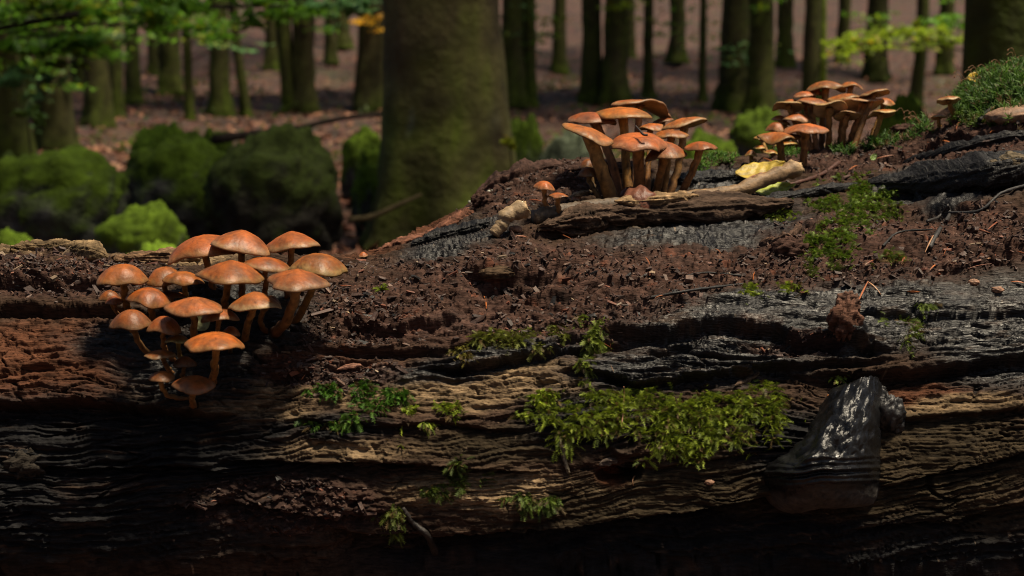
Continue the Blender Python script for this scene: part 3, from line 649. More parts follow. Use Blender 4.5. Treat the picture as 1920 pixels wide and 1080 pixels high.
CENTRE = [
 ((1144, 1254, 184, 212), (1192, 360), 7, -7, .045, 'flat', 11, 'rear flat mushroom tilted with dark gills showing, highest of the tall cluster', dict(pale=.35)),
 ((1113, 1224, 196, 221), (1180, 368), 1, 2, .020, 'flat', 14, 'wide flat orange mushroom on a straight stem, second highest of the tall cluster', dict()),
 ((1062, 1158, 204, 237), (1160, 370), 5, -4, .030, 'flat', 14, 'thin-rimmed mushroom half covered by the wide flat one', dict(pale=.35, mid=(1146, 300))),
 ((1056, 1154, 232, 272), (1150, 377), 19, 5, -.004, 'flat', 22, 'orange mushroom tilted on a very thick leaning stem', dict(mid=(1128, 320))),
 ((1139, 1252, 242, 282), (1199, 372), -1, 10, -.030, 'cup', 19, 'broad dished orange cap with a bit of twig lying on it', dict()),
 ((1240, 1327, 215, 245), (1256, 366), -11, -5, .020, 'flat', 12, 'pale-edged orange mushroom tilted up at the outer side of the tall cluster', dict(pale=.4, mid=(1272, 310))),
 ((1196, 1244, 228, 244), (1214, 358), -6, 0, .030, 'flat', 9, 'small orange mushroom wedged behind the dished cap', dict(pale=.35)),
 ((1222, 1265, 218, 231), (1236, 355), -8, -2, .045, 'flat', 8, 'small grey-rimmed mushroom behind the pale-edged one', dict(pale=.4, tint=(.8, .8, .8))),
 ((1226, 1292, 239, 259), (1244, 368), 2, 1, .005, 'flat', 11, 'orange mushroom with glossy flat cap between two larger ones', dict(pale=.3)),
 ((1207, 1290, 265, 298), (1226, 372), -7, 0, -.022, 'cone', 13, 'brown-orange mushroom with dark shaded underside in front of the stems', dict(pale=.3)),
 ((1283, 1345, 261, 281), (1266, 376), 0, -1, -.008, 'flat', 12, 'outermost mushroom of the tall cluster on a slanting stem', dict(mid=(1294, 330))),
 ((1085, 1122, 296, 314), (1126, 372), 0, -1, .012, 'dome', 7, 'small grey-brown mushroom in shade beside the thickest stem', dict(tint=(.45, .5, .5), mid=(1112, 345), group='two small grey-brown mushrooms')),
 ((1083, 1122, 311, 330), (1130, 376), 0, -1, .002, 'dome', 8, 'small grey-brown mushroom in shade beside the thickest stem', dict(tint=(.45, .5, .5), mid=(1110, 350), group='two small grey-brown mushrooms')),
 ((1000, 1040, 339, 355), (1040, 410), 2, 2, -.010, 'dome', 8, 'small mushroom with round red-brown cap on a bent stem, beside the grey stick', dict(mid=(1024, 385))),
 ((1027, 1066, 359, 371), (1060, 410), 2, 2, -.010, 'flat', 8, 'small mushroom with flat red-brown cap on a bent stem, beside the grey stick', dict(mid=(1048, 392))),
 ((1070, 1092, 363, 375), (1082, 388), 0, 0, .004, 'dome', 5, 'tiny brown mushroom behind a flake of bark', dict(tint=(.7, .7, .7), pale=.4)),
 ((1055, 1071, 400, 411), (1072, 416), 4, 2, -.004, 'dome', 5, 'tiny yellow-edged mushroom button at the foot of the small pair', dict(pale=.7, tint=(1.2, 1.2, 1))),
 ((672, 690, 471, 481), (681, 486), 0, 2, -.002, 'cone', 4, 'tiny orange mushroom button alone on the log crest', dict(pale=.4)),
]
for box, bs, ro, pi, of, sh, sw, lb, ex in CENTRE:
    k += 1; mushroom(box, bs, lb, ex.pop('group', None) or GC, ro, pi, of, sh, sw, seed=k, **ex)
GR = 'mushrooms of the dense pale-rimmed cluster in the moss'
RL = 'tan-rimmed orange mushroom packed in the dense cluster behind the moss'
RIGHT = [
 ((1515, 1583, 147, 170), (1540, 262), 2, 0, 'flat', 10, 'broad orange cap crowning the dense cluster', .025, .35),
 ((1573, 1617, 150, 167), (1572, 262), 3, -2, 'flat', 8, 'orange cap tucked beside the broad crowning one', .035, .4),
 ((1486, 1530, 169, 182), (1520, 262), 0, -2, 'flat', 7, RL, .035, .5),
 ((1508, 1541, 163, 178), (1530, 260), 3, 0, 'dome', 7, RL, .045, .4),
 ((1486, 1552, 180, 197), (1535, 264), 2, -2, 'flat', 9, 'wide flat brown cap on a bright orange slanting stem in the dense cluster', .010, .4),
 ((1468, 1499, 184, 194), (1510, 262), 0, -1, 'flat', 6, RL, .035, .5),
 ((1448, 1510, 192, 208), (1515, 264), 0, -16, 'flat', 8, 'pale cream-rimmed wide cap reaching out of the dense cluster', .015, .95),
 ((1446, 1477, 211, 227), (1505, 268), 2, -1, 'flat', 6, RL, .020, .4),
 ((1454, 1482, 222, 236), (1505, 270), 5, -3, 'flat', 6, RL, .012, .7),
 ((1467, 1522, 208, 229), (1520, 270), 4, 1, 'flat', 8, 'red-orange cap with paler rim low in the dense cluster', .005, .5),
 ((1436, 1475, 228, 246), (1490, 275), 3, 0, 'dome', 7, RL, .010, .4),
 ((1554, 1615, 172, 192), (1570, 266), -6, -4, 'flat', 9, 'orange cap tilted up at one side above the white-gilled pair', .015, .5),
 ((1610, 1668, 166, 189), (1600, 266), -9, -14, 'flat', 9, 'tilted orange cap with cream ribbed rim, high at the side of the dense cluster', .018, .9),
 ((1521, 1589, 195, 220), (1553, 276), 5, -24, 'flat', 10, 'cream mushroom showing its pale gills, in front of the dense cluster', -.012, 1.2),
 ((1581, 1657, 187, 209), (1590, 276), 1, -20, 'flat', 11, 'wide cream-gilled mushroom with a brown top, in front of the dense cluster', -.008, 1.2),
 ((1640, 1678, 180, 197), (1625, 264), 0, -1, 'flat', 7, RL, .025, .4),
 ((1563, 1615, 214, 227), (1571, 272), 3, -20, 'flat', 9, 'small cream-gilled mushroom below the wide cream-gilled one', -.010, 1.0),
 ((1626, 1680, 203, 222), (1637, 262), -5, -12, 'flat', 8, 'shaded cream-rimmed mushroom at the mossy side of the dense cluster', .005, .7),
 ((1420, 1499, 244, 263), (1467, 316), 2, 2, 'flat', 12, 'single flat mushroom with scalloped rim in front of the dense cluster', -.008, .35),
 ((1472, 1551, 228, 251), (1502, 312), -1, 5, 'flat', 12, 'red-brown flat mushroom with a notch in its rim, in front of the dense cluster', -.012, .2),
 ((1412, 1440, 252, 261), (1445, 285), 0, -2, 'flat', 6, 'small pale shelf-like mushroom at the foot of the dense cluster', .015, .8),
 ((1412, 1437, 270, 279), (1445, 288), 0, -2, 'flat', 6, 'small pale shelf-like mushroom at the foot of the dense cluster', .012, .8),
 ((1432, 1458, 279, 288), (1455, 293), 0, -2, 'flat', 6, 'small pale shelf-like mushroom at the foot of the dense cluster', .006, .8),
 ((1447, 1499, 262, 275), (1490, 288), 0, -2, 'flat', 7, 'small pale shelf-like mushroom at the foot of the dense cluster', .012, .6),
 ((1396, 1420, 281, 292), (1410, 316), 0, 0, 'cone', 6, 'tiny orange pointed mushroom beside the yellow leaf', -.004, .6),
 ((1409, 1420, 294, 302), (1415, 318), 0, 0, 'dome', 5, 'tiny pale mushroom button under the pointed one', -.004, .9),
 ((1757, 1800, 179, 198), (1785, 226), -2, -20, 'flat', 8, 'cream mushroom growing from soil at the foot of the moss mound', -.012, 1.2),
 ((1745, 1773, 213, 224), (1762, 240), 0, -12, 'flat', 6, 'small cream mushroom below the one by the moss mound', -.006, 1.2),
]
for box, bs, ro, pi, sh, sw, lb, of, pl in RIGHT:
    k += 1; grp = 'small pale mushrooms at the foot of the dense cluster' if 'shelf' in lb else GR
    mushroom(box, bs, lb, grp, ro, pi, of, sh, sw, pale=pl * .85, seed=k, tint=(1.05, 1.1, 1.05))

# ------------------------------------------------------------------ bracket fungus
br_loc = hit(1560, 880)[0]
yb = 1.035
brows = [(714, 1584, 1648, .010), (730, 1556, 1655, .026), (760, 1534, 1658, .042), (795, 1512, 1658, .052), (830, 1482, 1658, .060), (855, 1444, 1659, .068), (866, 1428, 1660, .072),
         (872, 1424, 1660, .069), (880, 1420, 1661, .075), (888, 1422, 1661, .071), (900, 1421, 1661, .074), (912, 1425, 1660, .069), (922, 1430, 1659, .066), (938, 1438, 1657, .060), (950, 1452, 1652, .050), (955, 1475, 1640, .032), (950, 1500, 1620, .010)]
vi = np.linspace(0, len(brows) - 1, 80); bz = np.array(brows, float)
rr = np.stack([np.interp(vi, np.arange(len(brows)), bz[:, q]) for q in range(4)], -1)
nth = 90; thb = np.linspace(-.25, np.pi + .25, nth)
Vb = []; cb_ = []; rb_ = []
for q, (row, xa, xb, pr) in enumerate(rr):
    c0 = at((xa + xb) / 2, row, yb); hw = .5 * (xb - xa) * mpp(yb)
    t = row_t = np.clip((row - 712) / 240, 0, 1); skew = .25 * (1 - t)
    X_ = c0.x + hw * np.cos(thb); Y_ = yb + .02 - (pr + .02) * np.sin(thb) ** (.8) * 1.0 if False else yb + .012 - (pr + .012) * np.clip(np.sin(thb), -.4, 1)
    lumpn = fbm(X_ * 45 + 3, np.full(nth, c0.z * 45) + Y_ * 30, 301, 4, .55) + 1.0 * fbm(X_ * 105, np.full(nth, c0.z * 130) + Y_ * 60, 305, 3) + .35 * fbm(X_ * 300, np.full(nth, c0.z * 330), 306, 2)
    top = 1 - sstep(.55, .68, t)
    ringn = math.sin(row * .55) * .0016 * sstep(.55, .64, t) * (1 - sstep(.80, .86, t))
    k_ = 1 + (.06 * top + .018) * lumpn + .03 * float(sstep(.8, .9, t)) * fbm(X_ * 160, np.full(nth, c0.z * 220), 311, 4, .65)
    Yf = yb + .012 + (Y_ - yb - .012) * k_ - ringn
    Zf = at_np(np.full(nth, .5 * (xa + xb)), row - 6 * np.cos(thb), Yf)[:, 2]
    Vb.append(np.stack([(c0.x + (X_ - c0.x) * (1 + .02 * lumpn)) * Yf / yb, Yf, Zf + .004 * lumpn * top + .0025 * fbm(X_ * 40, X_ * 0 + 2.2, 307, 3)], -1))
    und = float(sstep(.84, .9, t)); g_ = fbm(X_ * 90, np.full(nth, c0.z * 140), 309, 3)
    cbk = np.array([.007, .007, .008]); cun = np.array([.060, .050, .040]); und_m = np.clip(und + .8 * g_ * sstep(.78, .9, t), 0, 1)[:, None]
    cb_.append(cbk * (1 - und_m) + cun * (1 + .6 * g_[:, None]) * und_m); rb_.append(.30 + .6 * und_m[:, 0] + .18 * np.clip(g_, -1, 1))
Vb = np.array(Vb).transpose(1, 0, 2).reshape(-1, 3); cb_ = np.array(cb_).transpose(1, 0, 2).reshape(-1, 3); rb_ = np.array(rb_).T.ravel()
br = empty('bracket_fungus', br_loc, 'black glossy hoof-shaped bracket fungus jutting from the log', 'fungus')
obj('crust', mesh_np('crust', Vb - np.array(br_loc), grid_faces(nth, 80), cb_, np.clip(rb_, .18, .9)), M_BRACKET, br)
for (px, py, r, sd, sq) in [(1664, 775, .012, 51, (1, .7, 1.1)), (1645, 745, .008, 52, (1, .8, 1)), (1680, 800, .008, 53, (.8, .7, 1))]:
    V, Q, cl2 = lump('x', px, py, r, (.018, .017, .017), sd, sq=sq, push=.2, amp=.28)
    obj('old_growth', mesh_np('old_growth', V - np.array(br_loc), Q, np.clip(cl2, .008, .05), np.full(len(V), .45)), M_BRACKET, br)

# ------------------------------------------------------------------ moss on the log
def fronds(pos, nor, length, width, colr, tips, seed, droop=.3, nleaf=7, upw=.5, star=False):
    """many small feathery fronds joined: each a bent stem with pairs of leaflets"""
    rs = np.random.default_rng(seed); n = len(pos); Vs = []; Fs = []; Cs = []; q = 0
    for a in range(n):
        nv = Vector(nor[a]); d = (nv * .6 + Vector((rs.normal(0, .75), rs.normal(-.15, .35), upw + rs.normal(0, .35)))).normalized()
        L = length * rs.uniform(.5, 1.35); w = width * rs.uniform(.7, 1.3)
        side = d.cross(Vector((rs.normal(0, .3), -1, rs.normal(0, .5)))).normalized()
        p0 = Vector(pos[a]) - nv * .001; pts = [p0 + d * (L * s) + Vector((0, 0, -droop * L * s * s)) for s in (0, .35, .7, 1)]
        mixk = rs.random(); cl = np.array(colr) * (1 - mixk) + np.array(tips) * mixk
        if rs.random() < .14: cl = np.array([.13, .085, .03]) * rs.uniform(.5, 1.2)
        def tri(v1, v2, v3, c1, c2):
            nonlocal q
            Vs.extend((v1, v2, v3)); Fs.append((q, q + 1, q + 2)); Cs.extend((c1, c1, c2)); q += 3
        for s in range(nleaf):
            f = (s + .6) / nleaf; i_ = min(int(f * 3), 2); u = f * 3 - i_; p = pts[i_].lerp(pts[i_ + 1], u); axd = (pts[i_ + 1] - pts[i_]).normalized()
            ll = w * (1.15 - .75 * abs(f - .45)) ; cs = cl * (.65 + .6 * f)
            if star:
                ang = s * 2.4 + rs.random(); rad = (side * math.cos(ang) + axd.cross(side) * math.sin(ang)); tip = p + (rad * .8 + axd * .7) * ll; bb = axd.cross(rad) * ll * .13
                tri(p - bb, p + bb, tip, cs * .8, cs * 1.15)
            else:
                for sg in (-1, 1):
                    tip = p + (side * sg * .85 + axd * .75) * ll + Vector((0, 0, rs.normal(0, .2) * ll)); bb = axd * ll * .17
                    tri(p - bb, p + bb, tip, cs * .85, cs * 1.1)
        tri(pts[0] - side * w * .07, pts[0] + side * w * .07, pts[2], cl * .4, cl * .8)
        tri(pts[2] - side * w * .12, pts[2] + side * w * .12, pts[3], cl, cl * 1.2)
    return np.array([tuple(v) for v in Vs]), np.array(Fs), np.array(Cs)
def moss_patch(blobs, n, label, length=.0075, width=.0019, colr=(.07, .105, .010), tips=(.30, .38, .03), seed=0, upw=.35, star=False, droop=.35, name='moss_patch', gate=-.1, tall=0.0):
    n = int(n * (1.0 if star else 1.7)); rs = np.random.default_rng(seed + 500); area = np.array([b_[2] * b_[3] for b_ in blobs]); pos = []; nor = []; tries = 0
    while len(pos) < n and tries < n * 8:
        tries += 1; b_ = blobs[rs.choice(len(blobs), p=area / area.sum())]
        r = math.sqrt(rs.random()) * (1.45 if rs.random() < .18 else 1); th = rs.uniform(0, 6.283); an = math.radians(b_[4] if len(b_) > 4 else 0)
        ex, ey = r * b_[2] * math.cos(th), r * b_[3] * math.sin(th)
        px, py = b_[0] + ex * math.cos(an) - ey * math.sin(an), b_[1] + ex * math.sin(an) + ey * math.cos(an)
        if float(fbm(np.array([px * .03 + seed]), np.array([py * .045]), seed, 2)[0]) < gate + .25 * r: continue
        l, nn = hit(px, py); pos.append(l + nn * (tall * (1 - r) * rs.random())); nor.append(nn)
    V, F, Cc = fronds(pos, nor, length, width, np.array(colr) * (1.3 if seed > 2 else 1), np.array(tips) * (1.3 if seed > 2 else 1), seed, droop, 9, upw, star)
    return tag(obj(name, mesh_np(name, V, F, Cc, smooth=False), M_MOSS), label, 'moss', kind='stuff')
moss_patch([(1210, 775, 150, 42, 4), (1330, 790, 130, 48, 10), (1110, 785, 90, 32, -8), (1420, 765, 70, 40, -10), (1010, 775, 45, 10, -8), (1270, 830, 60, 30, 20)], 2100, 'thick bright green feathery moss cushion on the middle of the log face', seed=1, gate=-.12, tall=.010, length=.009)
moss_patch([(1205, 858, 14, 10), (1235, 835, 16, 22, 40), (1060, 830, 14, 36)], 130, 'dangling moss strands below the thick cushion', seed=2, upw=-.3, length=.008)
moss_patch([(605, 733, 28, 9), (680, 735, 50, 16), (740, 740, 40, 9), (700, 755, 50, 8)], 330, 'dark green moss patch on tan wood near the mushroom cluster', seed=3, colr=(.025, .065, .007), tips=(.07, .17, .012), upw=.1)
moss_patch([(615, 797, 42, 9, 8), (660, 780, 14, 20), (690, 765, 28, 10)], 130, 'thin moss strands under the dark green patch', seed=4, colr=(.03, .07, .008), tips=(.08, .17, .015), upw=0)
moss_patch([(790, 798, 30, 9, -12), (840, 765, 26, 26), (770, 775, 12, 14)], 110, 'small moss tufts in the middle of the tan wood', seed=5, upw=.1)
moss_patch([(940, 632, 50, 18), (985, 640, 50, 20), (900, 640, 30, 12), (1040, 620, 20, 18)], 360, 'yellow-green moss with brown tips on dark soil', seed=6, colr=(.06, .06, .012), tips=(.17, .20, .025), upw=.15)
moss_patch([(865, 662, 16, 18)], 50, 'small yellowish moss tuft on a soil ledge', seed=7, colr=(.09, .06, .015), tips=(.2, .19, .03))
moss_patch([(1110, 605, 24, 22), (1115, 645, 28, 18), (1095, 690, 16, 30)], 260, 'trailing yellow-green moss beside the black wood edge', seed=8, colr=(.06, .08, .012), tips=(.17, .22, .025), upw=.1)
moss_patch([(1020, 742, 30, 22), (1010, 765, 24, 14)], 130, 'separate green moss tuft beside the thick cushion', seed=9, upw=.2)
moss_patch([(1580, 400, 80, 60, 0), (1620, 375, 70, 40, 0), (1560, 460, 50, 40, 0), (1600, 350, 45, 22, 0)], 1300, 'bright green moss growing over bark on the upper slope', seed=10, colr=(.05, .085, .010), tips=(.15, .23, .02), upw=.5, gate=-.12, tall=.006)
moss_patch([(1660, 400, 40, 20), (1540, 505, 30, 22), (1660, 490, 30, 18)], 180, 'sparse olive moss sprigs around the bark slope', seed=11, colr=(.05, .07, .012), tips=(.12, .16, .02))
moss_patch([(1490, 543, 22, 12), (1405, 548, 22, 12, 20)], 90, 'tiny moss sprigs along the black wood edge', seed=12, upw=.2)
moss_patch([(1690, 600, 36, 16, 20), (1730, 575, 22, 8), (1710, 640, 14, 26)], 130, 'thin moss strands hanging over black wood', seed=13, upw=-.1, colr=(.05, .075, .01), tips=(.13, .18, .02))
moss_patch([(1330, 392, 28, 9), (1425, 385, 50, 10), (1460, 400, 20, 20)], 150, 'moss sprigs along the edge of the wood slab', seed=14, upw=.3)
moss_patch([(745, 960, 16, 24), (735, 990, 14, 30, 0)], 120, 'curling moss strand low on the log face', seed=15, upw=-.1, colr=(.04, .06, .01), tips=(.12, .15, .02))
moss_patch([(870, 895, 34, 30), (820, 920, 30, 14)], 190, 'dull moss sprigs above pale bare wood', seed=16, upw=.1, colr=(.035, .055, .008), tips=(.09, .13, .015))
moss_patch([(990, 940, 65, 12), (1040, 935, 24, 14)], 210, 'moss fringe along the pale bare wood', seed=17, upw=-.05, colr=(.035, .06, .008), tips=(.10, .15, .015))
moss_patch([(755, 855, 12, 6), (735, 838, 14, 10)], 50, 'single bright moss sprig above the long crack', seed=18)
moss_patch([(717, 543, 10, 5)], 16, 'tiny moss sprig on dark soil', seed=19)
moss_patch([(1600, 728, 20, 8), (1570, 715, 16, 8), (1640, 757, 14, 6)], 70, 'moss sprigs beside the bracket fungus', seed=20)
moss_patch([(1870, 165, 80, 42, -32), (1900, 180, 60, 50, -20), (1820, 190, 30, 20, -30)], 1500, 'dense star-leaved moss mound at the raised end of the log', seed=21, star=True, colr=(.022, .06, .008), tips=(.075, .15, .015), upw=.9, length=.013, width=.006, droop=.05, gate=-.5, tall=.012)
moss_patch([(1650, 262, 55, 16, -8), (1580, 285, 20, 8), (1720, 240, 30, 16, -20)], 420, 'low star-leaved moss under the dense mushroom cluster', seed=22, star=True, colr=(.02, .06, .008), tips=(.07, .15, .015), upw=.9, length=.010, width=.005, droop=.05, gate=-.4)
moss_patch([(1350, 300, 30, 10), (1480, 285, 30, 12), (1320, 315, 12, 16)], 260, 'fresh green moss behind the broken stick', seed=23, star=True, colr=(.03, .08, .01), tips=(.10, .2, .02), upw=.9, length=.008, width=.004, droop=.05, gate=-.4)
moss_patch([(1840, 230, 30, 14), (1800, 225, 16, 12)], 150, 'moss tufts beside the tan stone', seed=24, star=True, colr=(.03, .06, .008), tips=(.10, .16, .015), upw=.8, length=.009, width=.004, droop=.05, gate=-.4)

# ------------------------------------------------------------------ sticks, leaves and needles on the log
def stick(name, pix, r0, r1, colr, label, cat, lift=None, n=28, seed=0, m=12, wob=.25, group=None, up_extra=None, knob=0):
    pts = []
    for q, p in enumerate(pix):
        l, nn = hit(p[0], p[1]); pts.append(np.array(l) + np.array(nn) * (lift if lift is not None else max(r0, r1) * .8))
    P_ = smooth_path(pts, n)
    rad = np.linspace(r0, r1, n) * (1 + .12 * perlin(np.arange(n) * .7 + seed, np.zeros(n) + .5, seed))
    if knob: rad[-4:] *= np.array([1.05, 1.12, 1.12, .8]) * knob
    V, Q, T3, tv = tube_np(P_, rad, m, seed, wob)
    nn_ = fbm(V[:, 0] * 90, V[:, 1] * 300 + V[:, 2] * 300, seed + 70, 4, .6)[:, None]
    col = np.array(colr) * (1 + .8 * nn_); 
    if knob:
        e = sstep(.93, .99, tv)[:, None]; col = col * (1 - e) + np.array([.36, .25, .13]) * (1 + .6 * nn_) * e
    base_p = Vector(P_[0])
    o = obj(name, mesh_np(name, V - P_[0], [Q, T3], np.clip(col, .006, 1)), M_TWIG); o.location = base_p
    return tag(o, label, cat, group)
def free_stick(name, P0, r0, r1, colr, label, cat, seed=0, knob=0, n=36, m=16):
    P_ = smooth_path([tuple(p) for p in P0], n); rad = np.linspace(r0, r1, n) * (1 + .10 * perlin(np.arange(n) * .5 + seed, np.zeros(n) + .5, seed))
    if knob: rad[-5:] *= np.array([1.03, 1.12, 1.2, 1.12, .75])
    V, Q, T3, tv = tube_np(P_, rad, m, seed, .16)
    nn_ = fbm(V[:, 0] * 70, V[:, 1] * 400 + V[:, 2] * 400, seed + 70, 4, .6)[:, None]; col = np.array(colr) * (1 + .8 * nn_)
    if knob:
        e = sstep(.90, .97, tv)[:, None]; col = col * (1 - e) + np.array([.34, .23, .12]) * (1 + .9 * nn_) * e
        jag = sstep(.93, 1, tv)[:, None]; V = V + RNG.normal(0, .0022, V.shape) * jag
    o = obj(name, mesh_np(name, V - P_[0], [Q, T3], np.clip(col, .006, 1)), M_TWIG); o.location = Vector(P_[0])
    return tag(o, label, cat)
sa = hit(1240, 384)[0] + Vector((0, -.006, .006)); sb = hit(1380, 372)[0] + Vector((0, -.008, .008)); se = at(1500, 314, sb.y + .03)
free_stick('broken_stick', [sa, sa.lerp(sb, .5) + Vector((0, 0, -.001)), sb, sb.lerp(se, .55) + Vector((0, 0, .001)), se], .0055, .0078, (.20, .125, .065), 'tan broken stick with a splintered end lying across the log top', 'stick', 5, 1)
ga = hit(1175, 392)[0] + Vector((0, 0, .005)); gb = hit(1000, 418)[0] + Vector((0, -.002, .005))
free_stick('grey_stick', [ga, ga.lerp(gb, .5) + Vector((0, 0, .002)), gb], .0060, .0075, (.10, .072, .048), 'grey-brown stick stub leading to the curled dry leaf', 'stick', 8)
ka = hit(925, 446)[0] + Vector((0, 0, .003)); kb = at(950, 405, ka.y + .005); kc = at(985, 390, ka.y + .012)
free_stick('broken_root', [ka, ka.lerp(kb, .6) + Vector((.001, 0, 0)), kb, kc], .0050, .0078, (.26, .18, .10), 'pale forked broken root standing at the end of the grey stick', 'root', 9, 1, 24)
stick('twig', [(755, 948), (775, 975), (800, 1000), (818, 1036)], .0016, .0030, (.018, .014, .012), 'thick black twig slanting down the lowest part of the log face', 'twig', seed=11)
stick('twig', [(1742, 468), (1760, 440), (1782, 408), (1780, 385)], .0022, .0012, (.03, .027, .026), 'upright branching black twig on the soil slope', 'twig', seed=12, lift=.004)
stick('twig', [(1738, 425), (1765, 410), (1782, 388)], .0012, .0009, (.03, .027, .026), 'short black side twig resting against the branching one', 'twig', seed=13, lift=.005)
stick('twig', [(1782, 402), (1840, 398), (1880, 370), (1925, 350)], .0013, .0013, (.035, .033, .033), 'long thin black twig running below the charred ridge', 'twig', seed=14, lift=.004)
stick('twig', [(1655, 466), (1690, 440), (1750, 436)], .0011, .0008, (.016, .014, .013), 'wiry black rootlet arching over the soil slope', 'twig', seed=15, lift=.003)
stick('twig', [(1215, 562), (1290, 547), (1380, 536), (1460, 528)], .0013, .0009, (.014, .013, .013), 'wiry black rootlet along the upper edge of the black wood', 'twig', seed=16, lift=.0015)
stick('twig', [(1390, 520), (1330, 512), (1290, 518)], .0008, .0007, (.014, .013, .013), 'short wiry rootlet above the black wood edge', 'twig', seed=17, lift=.0015)
stick('twig', [(1440, 362), (1500, 345), (1545, 330), (1572, 308)], .0016, .0022, (.075, .032, .022), 'red-brown bent twig beside the broken stick', 'twig', seed=18, lift=.003)
stick('twig', [(1845, 232), (1855, 215), (1875, 198)], .0022, .0012, (.014, .013, .013), 'black twig stub beside the tan stone', 'twig', seed=19, lift=.006)
stick('twig', [(1170, 800), (1168, 770), (1163, 745)], .0006, .0005, (.16, .08, .04), 'fine red rootlet hanging through the moss cushion', 'twig', seed=20, lift=.010)
stick('twig', [(1052, 830), (1056, 855), (1062, 890)], .0022, .0014, (.10, .08, .055), 'ragged hanging root fibre below the moss cushion', 'twig', seed=21, lift=.003)
stick('twig', [(1850, 275), (1890, 262), (1930, 255)], .0016, .0014, (.014, .013, .013), 'black twig above the charred ridge', 'twig', seed=22, lift=.004)
# twig lying on the dished cap
c1 = at(1192, 236, 1.315); c2 = at(1206, 252, 1.300); c3 = at(1214, 253, 1.30)
free_stick('twig_bit', [c1, c1.lerp(c2, .5), c2, c3], .0009, .0012, (.03, .022, .018), 'small dark bit of twig lying on the dished cap', 'twig', 23, 0, 10, 7)

NG = 'orange bud scales and needles scattered on the log'
needles = [(1627, 531, 1604, 576, 3.2), (1626, 532, 1651, 553, 2.4), (1417, 514, 1412, 538, 2.5), (1525, 355, 1530, 381, 3.5), (1128, 751, 1169, 735, 2.6), (1664, 219, 1681, 253, 3.5), (1750, 444, 1735, 476, 2.8),
  (1780, 463, 1768, 482, 2.4), (1826, 493, 1861, 485, 2.6), (1819, 507, 1858, 496, 2.2), (1893, 531, 1920, 534, 3), (1850, 436, 1880, 414, 2.8), (1829, 430, 1857, 440, 4), (1700, 545, 1725, 548, 4), (1742, 510, 1756, 498, 3),
  (1795, 246, 1803, 229, 5), (1733, 260, 1755, 283, 3), (934, 449, 948, 438, 3.2), (962, 448, 988, 446, 3), (990, 378, 1020, 382, 2.2), (1697, 485, 1690, 497, 3.5), (1230, 562, 1260, 553, 2), (1290, 547, 1315, 548, 2.6), (1120, 640, 1145, 650, 1.4), (1142, 640, 1145, 662, 1.4),
  (1145, 686, 1155, 705, 1.2), (1905, 470, 1925, 478, 2.6), (1640, 300, 1675, 292, 2.2), (1430, 300, 1455, 308, 2), (1412, 318, 1432, 296, 2.4), (1590, 322, 1608, 312, 2.6), (1760, 265, 1790, 272, 3), (1655, 280, 1672, 270, 2), (1820, 300, 1845, 288, 2), (1195, 895, 1186, 908, 2.5),
  (1858, 252, 1872, 246, 4), (1620, 500, 1640, 490, 2), (1050, 440, 1075, 452, 1.8), (1210, 485, 1218, 500, 2.4), (640, 538, 660, 536, 2), (905, 560, 912, 582, 3.5), (1340, 470, 1352, 478, 1.6), (565, 712, 572, 700, 2), (1560, 372, 1545, 378, 3)]
for q, (xa, ya, xb, yb_, wd) in enumerate(needles):
    la, na = hit(xa, ya); lb_, nb = hit(xb, yb_)
    if abs(la.y - lb_.y) > .05: lb_ = at(xb, yb_, la.y - .004)
    A_ = np.array(la + na * .0025); B_ = np.array(lb_ + nb * .0015); n = 7; t = np.linspace(0, 1, n)[:, None]
    mid_ = (A_ + B_) / 2 + np.array(na) * .0025; path = A_ * (1 - t) ** 2 + 2 * mid_ * t * (1 - t) + B_ * t ** 2
    ax = B_ - A_; sd = np.cross(ax, np.array(na)); sd = sd / (np.linalg.norm(sd) + 1e-9); wdt = wd * .5 * mpp(la.y) * np.sin(np.linspace(.25, 2.95, n))[:, None]; nn3 = np.array(na)
    V = np.concatenate([path - sd * wdt + nn3 * wdt * .5, path - nn3 * .0003, path + sd * wdt + nn3 * wdt * .5, path - nn3 * .0009], 0); I = np.arange(n - 1)
    Q = np.concatenate([np.stack([a * n + I, a * n + I + 1, ((a + 1) % 4) * n + I + 1, ((a + 1) % 4) * n + I], -1) for a in range(4)])
    cl = np.array(random.choice([(.42, .13, .035), (.36, .12, .05), (.30, .10, .04), (.45, .22, .10), (.24, .07, .03)])) * random.uniform(.7, 1.1)
    o = obj('bud_scale', mesh_np('bud_scale', V - A_, Q, np.tile(cl, (len(V), 1))), M_DRYLEAF); o.location = Vector(A_)
    if ya < 330: lbl = 'orange-brown bud scale in the soil near the dense mushroom cluster'
    elif xa < 1100 and ya < 470: lbl = 'orange needle lying beside the pale broken root'
    elif xa > 1600 and ya < 520: lbl = 'orange-brown bud scale scattered on the soil slope under the charred ridge'
    elif xa > 1380: lbl = 'orange needle lying near the upper edge of the black wood'
    elif ya > 620: lbl = 'small reddish needle stuck to the steep log face'
    else: lbl = 'reddish needle lying on the dark crumbly soil'
    tag(o, lbl, 'bud scale', lbl.replace('needle', 'needles').replace('bud scale', 'bud scales'))

